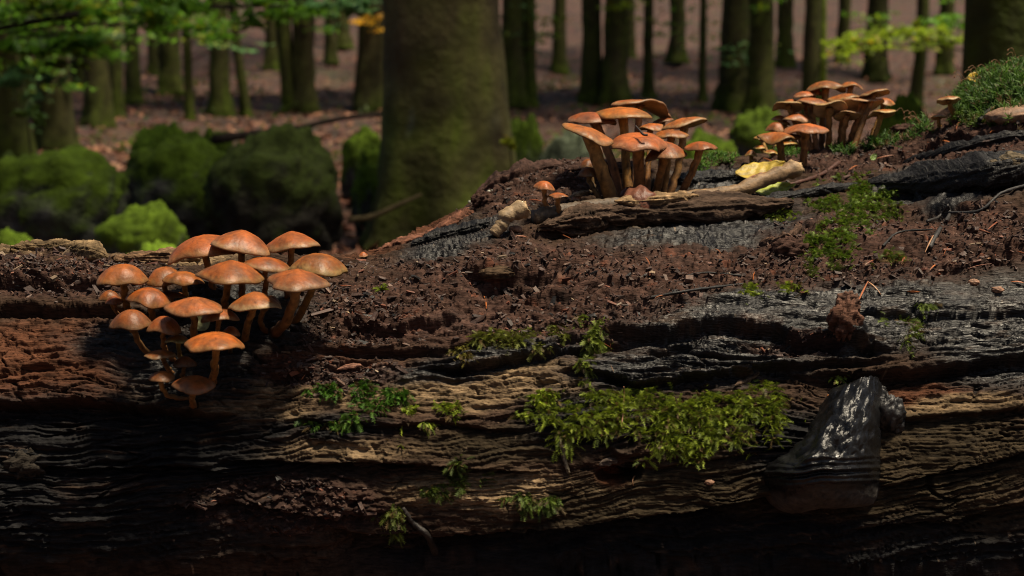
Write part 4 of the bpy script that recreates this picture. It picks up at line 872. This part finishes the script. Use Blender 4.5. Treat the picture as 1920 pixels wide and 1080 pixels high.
def leaf(name, centre, L, Wd, nrm, ang, colr, label, curl=.3, seed=0, lobes=0.0, veins=True):
    """a single leaf: blade with midrib fold, wavy edge, thickness"""
    nx, ny = 22, 13; u = np.linspace(0, 1, nx); v = np.linspace(-1, 1, ny); U, Vv = np.meshgrid(u, v, indexing='ij')
    w = np.sin(np.pi * np.clip(U, .01, .995) ** .8) ** .75 * (1 + lobes * np.sin(U * 19 + seed)) + .02
    x = (U - .5) * L; y = Vv * w * Wd * .5 
    z = curl * L * (.35 * (U - .5) ** 2 * 3 - .18) + .28 * curl * Wd * Vv ** 2 + .05 * L * fbm(U * 3 + seed, Vv * 1.5, seed, 3) + .012 * L * np.sin(U * 30 - np.abs(Vv) * 5)
    n = Vector(nrm).normalized(); X0 = Vector((math.cos(ang), math.sin(ang), 0)); X0 = (X0 - n * X0.dot(n)).normalized(); Y0 = n.cross(X0)
    Mm = np.array([X0, Y0, n]); Vt = np.stack([x, y, z], -1).reshape(-1, 3) @ Mm; Vb2 = Vt - np.array(n) * .0004
    F = grid_faces(nx, ny); N0 = nx * ny
    edge = np.concatenate([np.arange(ny), np.arange(1, nx) * ny + ny - 1, (nx - 1) * ny + np.arange(ny - 2, -1, -1), np.arange(nx - 2, 0, -1) * ny]); e2 = np.roll(edge, -1)
    ES = np.stack([edge, e2, e2 + N0, edge + N0], -1)
    vein = np.exp(-(Vv / .07) ** 2) + .5 * np.exp(-(np.sin(U * 30 - np.abs(Vv) * 5) / .25) ** 2)
    cc = np.array(colr) * (1 + .5 * fbm(U * 4 + seed, Vv * 3, seed + 3, 3)[..., None] - .25 * vein[..., None])
    cc = np.vstack([cc.reshape(-1, 3)] * 2)
    o = obj(name, mesh_np(name, np.vstack([Vt, Vb2]), [F, F[:, ::-1] + N0, ES], np.clip(cc, .01, 1)), M_DRYLEAF); o.location = centre
    return tag(o, label, 'leaf')
l, nn = hit(1205, 396); leaf('curled_leaf', l + Vector((0, -.004, .012)), .040, .030, (.1, -.75, .65), .15, (.17, .062, .035), 'curled red-brown dry leaf against the tan broken stick', -.9, 4, .12)
l, nn = hit(1178, 380); leaf('curled_leaf', l + Vector((0, 0, .010)), .022, .014, (-.3, -.5, .8), .6, (.15, .05, .03), 'small rolled brown leaf piece beside the curled dry leaf', -1.0, 6)
l, nn = hit(1425, 345); leaf('yellow_leaf', l + Vector((0, -.002, .014)), .050, .026, (-.15, -.6, .8), .2, (.46, .33, .055), 'fallen yellow leaf behind the tan broken stick', .3, 8)
l, nn = hit(1425, 348); leaf('brown_leaf', l + Vector((.004, -.006, .008)), .036, .016, (-.1, -.7, .7), .35, (.22, .075, .025), 'brown leaf lying under the fallen yellow leaf', .4, 9)
l, nn = hit(1450, 360); leaf('green_leaf', l + Vector((0, -.004, .004)), .044, .020, (0, -.5, .85), .3, (.30, .34, .035), 'yellow-green leaf under the tan broken stick', .2, 10)
l, nn = hit(1830, 165); leaf('yellow_leaf', l + Vector((-.002, -.01, .012)), .022, .013, (-.2, -.75, .6), .3, (.55, .36, .03), 'small bright yellow leaf in the star-leaved moss mound', .5, 12)
l, nn = hit(388, 612); leaf('pale_leaf', l + Vector((0, -.016, .006)), .016, .014, (0, -.9, .4), 1.2, (.26, .26, .12), 'pale torn leaf caught between the mushroom stems', .4, 13)
l, nn = hit(1575, 745); leaf('orange_leaf', l + Vector((0, -.006, .004)), .024, .004, (0, -.6, .8), .25, (.5, .16, .03), 'slim orange leaf sliver on top of the bracket fungus', .3, 14)
l, nn = hit(1637, 305); leaf('green_leaf', l + Vector((0, -.002, .006)), .009, .006, (0, -.9, .4), 1.2, (.12, .20, .02), 'tiny green leaf among the black twigs', .2, 15)

# tan stone slab at the raised end, pebbles
V, Q, cl2 = lump('x', 1915, 222, .026, (.22, .13, .08), 61, sq=(1.3, .9, .42), amp=.15, f=1.2, push=.1)
l = hit(1915, 222)[0]; o = obj('tan_stone', mesh_np('tan_stone', V - np.array(l), Q, cl2), M_TWIG); o.location = l
tag(o, 'flat tan stone lying below the star-leaved moss mound', 'stone')
for q, (px, py, r) in enumerate([(1848, 188, .006), (1872, 195, .005), (1870, 545, .004), (1825, 532, .004), (1330, 905, .003), (966, 432, .005)]):
    V, Q, cl2 = lump('x', px, py, r, (.24, .13, .08), 65 + q, sq=(1.2, .8, .7), amp=.25); l = hit(px, py)[0]
    o = obj('wood_chip', mesh_np('wood_chip', V - np.array(l), Q, cl2), M_TWIG); o.location = l
    tag(o, 'small tan chip of wood or bark lying on the dark log', 'wood chip', 'tan chips on the log')
# white lichen grains
Vs = []; Fs = []; q0 = 0
for a in range(60):
    px, py = random.gauss(905, 10), random.gauss(371, 7)
    V, Q, cl2 = lump('x', px, py, random.uniform(.0006, .0014), (.5, .5, .42), a, push=2)
    V = V[::1]; Vs.append(V[:: 1]); Fs.append(Q + q0); q0 += len(V)
    if a > 24: break
V = np.vstack(Vs); tag(obj('lichen', mesh_np('lichen', V, np.vstack(Fs), np.tile((.5, .5, .42), (len(V), 1))), M_TWIG), 'white lichen grains on the crumbly hump of the log', 'lichen', kind='stuff')
# spore stalks in the moss mound
for q in range(20):
    if q < 14: px = random.uniform(1805, 1915); py = np.interp(px, [1800, 1850, 1920], [190, 160, 130]); dx, h_ = random.uniform(-25, 5), random.uniform(18, 45)
    else: px = random.uniform(1690, 1745); py = random.uniform(232, 246); dx, h_ = random.uniform(-30, -8), random.uniform(20, 40)
    l, nn = hit(px, py); a = Vector(l); b_ = at(px + dx, py - h_, l.y); c_ = at(px + dx - 7, py - h_ + 1, l.y); e_ = at(px + dx - 10, py - h_ + 5, l.y)
    P_ = smooth_path([tuple(a), tuple(a.lerp(b_, .6) + Vector((.001, 0, 0))), tuple(b_), tuple(c_), tuple(e_)], 16); rd = np.full(16, .00032); rd[-3:] = .0008
    V, Q, T3, tv = tube_np(P_, rd, 5); o = obj('spore_stalk', mesh_np('spore_stalk', V - P_[0], [Q, T3], np.tile((.20, .10, .04), (len(V), 1))), M_TWIG); o.location = Vector(P_[0])
    tag(o, 'thin reddish spore stalk rising from the star-leaved moss' if q < 14 else 'thin reddish spore stalk leaning over low moss by the dense mushroom cluster', 'moss stalk', 'spore stalks on the moss mound' if q < 14 else 'spore stalks on the low moss')
# ------------------------------------------------------------------ background: boulders
def boulder(x0, x1, y0, dep, label, moss=1.0, bright=1.0, seed=0, depth_r=.8, stone=(.05, .05, .045), group='mossy boulders behind the log'):
    w = (x1 - x0) * mpp(dep); cx = at((x0 + x1) / 2, y0, dep).x; ztop = at(0, y0, dep).z; zg = float(ground_z(cx, dep)); hgt = ztop - zg
    na, nb = 64, 40; th = np.linspace(0, 2 * np.pi, na, endpoint=False); ph = np.linspace(.01, np.pi - .01, nb); A, Ph = np.meshgrid(th, ph, indexing='ij')
    d = np.stack([np.sin(Ph) * np.cos(A), np.sin(Ph) * np.sin(A), np.cos(Ph)], -1)
    e = np.sign(d) * np.abs(d) ** .85
    n = fbm(d[..., 0] * 1.3 + seed, d[..., 2] * 1.3 + d[..., 1] * .9, seed, 4) ; n2 = fbm(d[..., 0] * 9 + seed, d[..., 2] * 9 + d[..., 1] * 7, seed + 2, 3)
    n4 = fbm(d[..., 0] * 3.2 + seed * 2, d[..., 2] * 3.2 - d[..., 1] * 2.4, seed + 6, 4); r = 1 + .28 * n + .13 * (np.abs(n4) * 2 - .5) + .04 * n2
    V = e * r[..., None] * np.array([w * .53, w * .5 * depth_r, hgt * .56]) + np.array([0, 0, hgt * .46])
    k = np.clip(sstep(-.25, .45, d[..., 2] + .6 * n + .8 * n4 + .4 * n2) * moss, 0, 1)[..., None]
    mc = np.array([.050, .082, .006]) * bright * (1 + .8 * n2[..., None] + .4 * n[..., None]); stc = np.array(stone) * (1 + .6 * n2[..., None])
    cc = (mc * k + stc * (1 - k)).reshape(-1, 3)
    o = obj('mossy_boulder', mesh_np('mossy_boulder', V.reshape(-1, 3), grid_faces(na, nb, True)[:, ::-1], np.clip(cc, .003, 1)), M_ROCK); o.location = (cx, dep, zg)
    return tag(o, label, 'boulder', group)
boulder(-30, 238, 285, 4.9, 'large domed boulder covered in green moss, outermost of the boulder row', 1, 1, 1)
boulder(232, 440, 262, 5.4, 'rounded boulder thick with moss in the middle of the boulder row', 1, 1, 2)
boulder(240, 375, 240, 6.0, 'bright mossy boulder peeking over the middle one', 1.2, 1.6, 3)
boulder(402, 636, 252, 5.1, 'dark boulder with moss only on top, beside the fallen branch', .55, .9, 4, stone=(.022, .02, .015))
boulder(178, 345, 392, 4.2, 'low green mossy boulder in front of the boulder row', 1.2, 1.4, 5)
boulder(225, 345, 462, 3.5, 'small vivid green mossy stone just behind the log', 1.5, 2.2, 6)
boulder(-20, 75, 440, 3.8, 'small olive mossy stone near the log end', 1, 1.6, 7, stone=(.09, .07, .04))
boulder(668, 735, 276, 6.3, 'small mossy boulder half behind the big tree', 1.2, 1.1, 8)
boulder(660, 740, 315, 5.7, 'mossy boulder at the foot of the big tree', 1.2, 1.2, 9)
boulder(1015, 1135, 250, 5.6, 'pale grey lichened stone behind the tall mushroom cluster', .25, 1, 10, stone=(.13, .15, .11))
boulder(1260, 1395, 258, 5.4, 'green mossy boulder behind the outer side of the tall mushroom cluster', 1.2, 1.2, 11)
boulder(1640, 1748, 190, 4.6, 'mossy boulder behind the dense mushroom cluster', 1.2, 1.2, 12)
boulder(935, 1020, 225, 6.2, 'dark mossy stone beside the foot of the big tree', 1, .9, 13)
boulder(1370, 1475, 208, 8.5, 'far dark green mossy boulder between slim trunks', 1.1, 1, 14)
boulder(640, 725, 246, 7.6, 'low flat mossy stone beyond the fallen branch', 1.2, 1.3, 15)
boulder(370, 440, 245, 6.4, 'small mossy stone at the near end of the fallen branch', 1.2, 1, 16)

def branch_np(name, pts, r0, r1, colr, seed, n=24, m=9):
    P_ = smooth_path(pts, n); V, Q, T3, tv = tube_np(P_, np.linspace(r0, r1, n), m, seed, .25)
    return V, Q, T3, np.array(colr) * (1 + .5 * fbm(V[:, 0] * 9, V[:, 2] * 9 + V[:, 1] * 6, seed, 3)[:, None])
V, Q, T3, cc = branch_np('b', [tuple(at(400, 262, 6.1)), tuple(at(480, 250, 6.3)), tuple(at(560, 240, 6.5)), tuple(at(640, 222, 6.8)), tuple(at(740, 212, 7.1))], .020, .010, (.030, .020, .013), 3)
p0 = V[0].copy(); o = obj('fallen_branch', mesh_np('fallen_branch', V - p0, [Q, T3], cc), M_BARK); o.location = Vector(p0); tag(o, 'dark fallen branch lying across the mossy boulders', 'branch')
V, Q, T3, cc = branch_np('b', [tuple(at(655, 412, 4.9)), tuple(at(700, 405, 4.95)), tuple(at(760, 378, 5.0)), tuple(at(790, 365, 5.1))], .012, .005, (.06, .045, .02), 4)
p0 = V[0].copy(); o = obj('fallen_twig', mesh_np('fallen_twig', V - p0, [Q, T3], cc), M_BARK); o.location = Vector(p0); tag(o, 'thin bare twig leaning against the foot of the big tree', 'twig')

# ------------------------------------------------------------------ trees
def leaf_cloud(cent, size, n, leaf, colr, seed, flat=.35, clump=18):
    """leaves as small folded diamonds in clumped tiers; returns V, F, C"""
    rs = np.random.default_rng(seed); cl = rs.normal(0, .5, (clump, 3)); cl = cl / np.maximum(1, np.linalg.norm(cl, axis=1))[:, None]
    which = rs.integers(0, clump, n); p = cl[which] + rs.normal(0, 1, (n, 3)) * np.array([.22, .22, .07])
    p = p * np.array(size) + np.array(cent)
    a = rs.uniform(0, 6.283, n); tl = rs.normal(0, flat, (n, 2)); L = leaf * rs.uniform(.6, 1.3, n)
    X0 = np.stack([np.cos(a), np.sin(a), tl[:, 0]], -1); Y0 = np.stack([-np.sin(a), np.cos(a), tl[:, 1]], -1)
    V = np.stack([p - X0 * L[:, None] * .5, p + Y0 * L[:, None] * .30 + np.array([0, 0, .06]) * L[:, None], p + X0 * L[:, None] * .5, p - Y0 * L[:, None] * .30 + np.array([0, 0, .06]) * L[:, None]], 1).reshape(-1, 3)
    k = np.arange(n) * 4; F = np.concatenate([np.stack([k, k + 2, k + 1], -1), np.stack([k, k + 3, k + 2], -1)])
    cc = np.array(colr) * rs.uniform(.55, 1.5, (n, 1)) * np.where(rs.random((n, 1)) < .12, np.array([[1.9, 1.1, .7]]), 1.0)
    return V, F, np.repeat(cc, 4, 0)
crowns = []
for s_ in range(4):
    V, F, cc = leaf_cloud((0, 0, 0), (3.2, 3.2, 2.4), 1500, .24, (.035, .075, .010), 900 + s_, .45, 40); crowns.append(mesh_np('crown', V, F, cc, smooth=False))
    crowns[-1].materials.append(M_FOLI)
def tree(px, w_px, base_row, label, lean=0.0, bend=0.0, green=.5, dep=None, height=13.0, bright=1.0, seed=0, group='slim trees of the wood behind', flare=1.35, boughs=(), crown=True, name='beech_tree', n=40, m=18, crown_z=None, lich=0, dark=1.0):
    if dep is None: p = ground_hit(px, base_row); dep = p.y; base_p = Vector((p.x, p.y, float(ground_z(p.x, p.y))))
    else: x = at(px, 300, dep).x; base_p = Vector((x, dep, float(ground_z(x, dep))))
    r = .5 * w_px * mpp(dep); root = empty(name, base_p, label, 'tree', group)
    t = np.linspace(0, 1, n) ** 1.7; z = t * height - .08
    P_ = np.stack([lean * z + bend * np.sin(z * 1.2) * np.clip(z, 0, 1) + .03 * perlin(z * .7 + seed, z * 0 + .5, seed), .03 * perlin(z * .6 + seed, z * 0 + 4.5, seed + 1), z], -1)
    rad = r * (1 - .55 * t) * (1 + (flare - 1) * np.exp(-np.clip(z, 0, None) / (1.6 * r + .02)))
    V, Q, T3, tv = tube_np(P_, rad, m, seed, .12 if m < 40 else .035)
    an_ = np.arctan2(V[:, 1], V[:, 0] - lean * V[:, 2]); fl_ = 1 + (.22 if m < 40 else .16) * np.exp(-np.clip(V[:, 2], 0, None) / (1.1 * r + .03)) * np.cos((4 + seed % 3) * an_ + seed) + .03 * perlin(an_ * 3, V[:, 2] / r * .5, seed + 4)
    V[:, 0] = lean * V[:, 2] + (V[:, 0] - lean * V[:, 2]) * fl_; V[:, 1] = V[:, 1] * fl_
    zz = V[:, 2]; nn = fbm(V[:, 0] / r * .7 + seed, zz / r * .18, seed, 4); n3 = fbm(V[:, 0] / r * 2.2 + seed + V[:, 1] / r, zz / r * 1.2, seed + 2, 4) * (1.6 if m > 40 else 1)
    mk = np.clip(green * (1 + 1.0 * nn + .8 * n3) + .55 * np.exp(-np.clip(zz, 0, None) / .35), 0, 1)[:, None]
    bark = np.array([.055, .038, .021]) * dark * (1 + .5 * n3[:, None]); ms = np.array([.044, .062, .005]) * bright * (1 + .5 * n3[:, None])
    cc = bark * (1 - mk) + ms * mk
    if lich:
        lk = sstep(.42, .55, fbm(V[:, 0] / r * 2.1 + 3, zz / r * 1.5, seed + 9, 3))[:, None] * lich; cc = cc * (1 - lk) + np.array([.13, .15, .11]) * lk
    obj('trunk', mesh_np('trunk', V, [Q, T3], np.clip(cc, .004, 1)), M_BARK, root)
    if crown:
        cz = crown_z or height * .86
        o = bpy.data.objects.new('crown', crowns[seed % 4]); COL.objects.link(o); o.parent = root; o.location = (lean * cz, 0, cz); o.rotation_euler = (0, 0, seed * 1.3)
        s = .70 + .08 * (seed % 5); o.scale = (s, s, s * .9)
    for q, (bx, by, rx, ry, nl, colr, lf) in enumerate(boughs):
        bd = dep + random.uniform(-.5, .3); cbp = at(bx, by, bd) - base_p; sx, sz = rx * mpp(bd), ry * mpp(bd)
        V, F, cc = leaf_cloud(tuple(cbp), (sx, max(sx * .6, .25), sz), nl, lf, np.array(colr) * 2.0, seed * 31 + q, .5, max(6, nl // 40))
        zi = min(max(float(cbp.z) * .8, .3), height); st = np.array([np.interp(zi, P_[:, 2], P_[:, 0]), 0, zi])
        Vb, Qb, Tb, _ = tube_np(smooth_path([st, (st + np.array(cbp)) / 2 + np.array([0, 0, .08]), np.array(cbp)], 10), np.linspace(.010, .004, 10), 6)
        bo = obj('bough', mesh_np('bough', Vb, [Qb, Tb], np.tile((.03, .024, .015), (len(Vb), 1))), M_BARK, root)
        tag(obj('leaves', mesh_np('leaves', V, F, cc, smooth=False), M_FOLI, bo), kind='stuff')
    return root
GRN = (.055, .125, .010); YGR = (.10, .145, .010); YEL = (.30, .17, .010); BLU = (.06, .13, .045)
# the big tree and its mossy neighbour at the raised end
tree(832, 214, 0, 'big beech trunk with grey-green bark and pale lichen spots, close behind the log', dep=5.4, green=.40, height=12, seed=2, bright=1.25, group=None, flare=1.55, n=90, m=64, lich=.8, crown_z=10.5, dark=1.9)
tree(1868, 150, 0, 'dark moss-covered trunk behind the star-leaved moss mound', dep=4.4, green=.75, height=12, seed=6, group=None, flare=1.2, n=60, m=48, crown_z=10.5, dark=.5, bright=.7)
SL = 'slim mossy trunk far back in the wood'
trees = [ # px, width, base row, lean, bend, green, bright, boughs
 (20, 62, 300, -.01, 0, .4, 1.0, [(40, 60, 150, 70, 700, GRN, .085), (20, 190, 70, 60, 160, BLU, .08)], 'slim trunk with low leafy boughs at the edge of the wood'),
 (110, 62, 282, .00, 0, .35, .8, [(190, 40, 130, 70, 420, GRN, .085), (70, 130, 110, 70, 320, GRN, .08)], 'dark straight trunk beside the mossy boulders, hung with leaves'),
 (183, 46, 236, .005, 0, .45, .9, [(330, 30, 130, 60, 330, GRN, .09)], None),
 (217, 26, 222, .0, 0, .5, 1.0, [], None),
 (252, 28, 196, -.03, 0, .5, 1.1, [(470, 10, 120, 55, 260, GRN, .10)], None),
 (320, 40, 176, .0, 0, .5, 1.1, [], None),
 (353, 17, 226, .0, .02, .5, 1.2, [(400, 60, 60, 40, 130, GRN, .08), (430, 95, 60, 20, 60, BLU, .08)], 'very thin straight sapling behind the boulder row'),
 (412, 38, 216, .0, 0, .5, 1.0, [], None),
 (463, 18, 217, -.10, 0, .5, 1.0, [(560, 20, 80, 50, 170, GRN, .08)], 'thin sapling leaning to one side behind the boulder row'),
 (545, 30, 211, -.05, 0, .5, 1.1, [(610, 15, 70, 40, 130, BLU, .08)], 'slightly leaning slim trunk beside a thicker upright one'),
 (570, 44, 213, .01, 0, .4, .8, [], 'thicker upright trunk touching the leaning slim one'),
 (696, 54, 208, .01, 0, .35, .8, [(685, 45, 60, 26, 130, YEL, .08), (640, 20, 60, 40, 100, GRN, .08)], 'dark trunk with yellow autumn leaves just beyond the big tree'),
 (962, 42, 195, .0, 0, .6, .9, [(1000, 75, 60, 45, 170, GRN, .08), (960, 30, 60, 40, 100, BLU, .08)], 'dark trunk half hidden just behind the big tree'),
 (992, 26, 198, .0, 0, .6, 1.3, [(1030, 60, 50, 40, 100, YGR, .08)], None),
 (1108, 38, 198, -.01, 0, .55, .9, [], None),
 (1152, 48, 198, .01, 0, .55, .9, [(1170, 10, 80, 40, 120, YGR, .09)], None),
 (1216, 20, 186, .0, 0, .5, 1.0, [(1260, 20, 90, 40, 130, GRN, .09)], None),
 (1316, 15, 192, .0, 0, .5, 1.0, [(1310, 60, 90, 35, 150, GRN, .09)], None),
 (1376, 56, 212, .0, 0, .5, .9, [(1400, 95, 110, 26, 150, BLU, .09)], None),
 (1426, 48, 216, -.02, 0, .6, 1.0, [(1450, 20, 60, 50, 90, GRN, .09)], None),
 (1516, 34, 232, .0, 0, .5, .8, [], None),
 (1537, 14, 228, .0, 0, 1.3, 2.6, [(1600, 80, 80, 36, 190, YGR, .08), (1640, 50, 70, 30, 120, GRN, .08)], 'slim added stem, its bright green the rim light on the dark trunk beside it'),  # added stem: the trunk's backlit edge put into a bright green colour
 (1642, 40, 150, .0, 0, .6, .6, [(1660, 70, 90, 40, 220, YGR, .10), (1690, 95, 80, 22, 140, YGR, .10)], 'short dark trunk behind a spray of yellow-green leaves'),
 (1716, 24, 205, .02, .05, .6, .8, [(1760, 75, 50, 30, 110, YGR, .09), (1790, 40, 60, 40, 90, GRN, .09)], 'thin curving trunk near the moss mound'),
 (620, 22, 120, .0, 0, .3, 1, [], None), (50, 30, 190, 0, 0, .4, 1, [], None), (150, 30, 170, .01, 0, .4, 1, [], None), (290, 22, 140, 0, 0, .4, 1, [], None), (1050, 26, 140, 0, 0, .5, 1.2, [], None),
 (1270, 30, 120, 0, 0, .5, 1, [], None), (1470, 30, 130, 0, 0, .5, 1.3, [], None), (1580, 24, 120, .01, 0, .5, 1, [], None), (1770, 30, 140, 0, 0, .5, 1, [], None), (510, 26, 130, 0, 0, .4, 1, [], None), (640, 30, 90, 0, 0, .4, 1, [], None), (1180, 20, 110, 0, 0, .4, 1, [], None),
]
TL = {183: 'mid-sized mossy trunk next to the dark leaf-hung one', 217: 'thin trunk close beside the mid-sized mossy one', 252: 'thin trunk leaning slightly, behind the middle boulder', 320: 'sturdy far trunk behind the bright mossy boulder',
 412: 'upright mossy trunk between the thin straight and the leaning sapling', 992: 'thin green trunk beside the dark half-hidden one', 1108: 'first of two dark trunks standing close behind the tall mushroom cluster', 1152: 'thicker of two dark trunks close behind the tall mushroom cluster',
 1216: 'thin trunk rising behind the outer side of the tall mushroom cluster', 1316: 'thinnest straight stem between the two mushroom clusters', 1376: 'thick dark trunk paired with another by the far boulder', 1426: 'mossy trunk leaning beside the thick dark one', 1516: 'dark trunk rising behind the dense cluster, touching the bright green stem added for its lit edge'}
for q, (px, w, br_, ln, bd, gr, bt, bg_, lb) in enumerate(trees):
    lb = lb or TL.get(px)
    tree(px, w, br_, lb or SL, ln, bd, gr, None, 11 + q % 4, bt, q + 10, 'slim trees of the wood behind', boughs=bg_)
tree(-170, 30, 0, 'young beech with long low leafy boughs reaching over the boulders', 0, 0, .5, 7.5, 4, 1.0, 55, 'young beeches among the boulders', boughs=[(60, 40, 120, 55, 420, GRN, .07), (160, 70, 90, 60, 260, GRN, .07), (20, 150, 70, 45, 140, BLU, .07), (290, 20, 110, 40, 240, GRN, .07), (120, 20, 100, 30, 200, YGR, .07), (440, 15, 100, 35, 240, GRN, .07), (340, 45, 110, 30, 260, GRN, .07), (560, 12, 90, 26, 200, GRN, .07), (60, 90, 110, 40, 260, GRN, .07), (650, 8, 60, 20, 120, BLU, .07)], crown=False)
tree(1960, 26, 0, 'young beech with yellow-green boughs reaching in behind the mossy trunk', 0, 0, .5, 9.5, 4, 1.0, 56, 'young beeches among the boulders', boughs=[(1720, 75, 110, 22, 200, YGR, .07), (1600, 85, 90, 18, 120, YGR, .07), (1780, 40, 70, 25, 90, GRN, .07)], crown=False)
# unseen trees added on the near side to keep sky light off the log face
for q, (x, y, w) in enumerate([(-5.5, -1.5, .2), (-3.6, -6, .22), (0.5, -7.5, .2), (6.5, -9, .2), (9.5, -1.5, .2), (-8, 3, .2)]):
    dd = 2.0; tr = tree(960, 2 * w / mpp(2.0), 0, 'unseen beech added on the near side to darken the log face', dep=2.0, green=.4, height=11 + q % 3, seed=60 + q, group='unseen trees added on the near side to block light', crown_z=8.0)
    tr.location = (x, y, float(ground_z(x, y)))

# small leafy seedlings near the boulders
for (px, py, dep, nl, s, cl, lb) in [(52, 225, 6.4, 60, 26, (.10, .17, .02), 'small leafy seedling behind the outermost boulder'), (957, 272, 5.0, 14, 12, (.22, .26, .02), 'tiny bright seedling sprig beside the big tree')]:
    c = at(px, py, dep); gz = float(ground_z(c.x, dep)); base_p = Vector((c.x, dep, gz)); root = empty('beech_seedling', base_p, lb, 'seedling')
    Vs_, Qs_, Ts_, _ = tube_np(smooth_path([(0, 0, -.02), (.01, 0, (c.z - gz) * .5), (0, 0, c.z - gz)], 10), np.linspace(.006, .003, 10), 6); obj('stem', mesh_np('stem', Vs_, [Qs_, Ts_], np.tile((.04, .03, .015), (len(Vs_), 1))), M_BARK, root)
    V, F, cc = leaf_cloud((0, 0, c.z - gz), (s * mpp(dep), s * mpp(dep), s * mpp(dep)), nl, .05, cl, nl, .6, 6); obj('leaves', mesh_np('leaves', V, F, cc, smooth=False), M_FOLI, root)

# leaf litter on the ground
n = 30000; rs = np.random.default_rng(77); yy = 2.2 + 36 * rs.random(n) ** 1.4; xx = (rs.random(n) - .5) * (yy * .95 + 3); p = np.stack([xx, yy, ground_z(xx, yy) + .012 + .02 * rs.random(n)], -1)
a = rs.uniform(0, 6.283, n); tl = rs.normal(0, .4, (n, 2)); L = rs.uniform(.05, .13, n)
X0 = np.stack([np.cos(a), np.sin(a), tl[:, 0]], -1); Y0 = np.stack([-np.sin(a), np.cos(a), tl[:, 1]], -1)
V = np.stack([p - X0 * L[:, None] * .5, p + Y0 * L[:, None] * .3 + np.array([0, 0, .012]), p + X0 * L[:, None] * .5, p - Y0 * L[:, None] * .3 + np.array([0, 0, .012])], 1).reshape(-1, 3)
kq = np.arange(n) * 4; F = np.concatenate([np.stack([kq, kq + 2, kq + 1], -1), np.stack([kq, kq + 3, kq + 2], -1)])
pal = np.array([(.20, .085, .05), (.14, .055, .03), (.09, .04, .025), (.26, .12, .07), (.30, .16, .10)]); cc = pal[rs.integers(0, 5, n)] * rs.uniform(.6, 1.2, (n, 1))
tag(obj('leaf_litter', mesh_np('leaf_litter', V, F, np.repeat(cc, 4, 0), smooth=False), M_LITTER), 'red-brown fallen beech leaves carpeting the forest floor', 'leaf litter', kind='stuff')

# low green undergrowth scattered over the forest floor
rs = np.random.default_rng(78); n = 5200; cx_ = []
cl = np.stack([(rs.random(240) - .5), 9 + 30 * rs.random(240) ** 1.2], -1); cl[:, 0] *= cl[:, 1] * .95
wq = rs.integers(0, 240, n); xx = cl[wq, 0] + rs.normal(0, .22, n); yy = cl[wq, 1] + rs.normal(0, .22, n); p = np.stack([xx, yy, ground_z(xx, yy) + .03 + .16 * rs.random(n)], -1)
a = rs.uniform(0, 6.283, n); tl = rs.normal(0, .5, (n, 2)); L = rs.uniform(.05, .11, n)
X0 = np.stack([np.cos(a), np.sin(a), tl[:, 0]], -1); Y0 = np.stack([-np.sin(a), np.cos(a), tl[:, 1]], -1)
V = np.stack([p - X0 * L[:, None] * .5, p + Y0 * L[:, None] * .3, p + X0 * L[:, None] * .5, p - Y0 * L[:, None] * .3], 1).reshape(-1, 3)
kq = np.arange(n) * 4; F = np.concatenate([np.stack([kq, kq + 2, kq + 1], -1), np.stack([kq, kq + 3, kq + 2], -1)])
cc = np.array([(.06, .10, .010)]) * rs.uniform(.4, 1.5, (n, 1))
tag(obj('undergrowth', mesh_np('undergrowth', V, F, np.repeat(cc, 4, 0), smooth=False), M_FOLI), 'low green seedlings and weeds scattered among the far trees', 'undergrowth', kind='stuff')
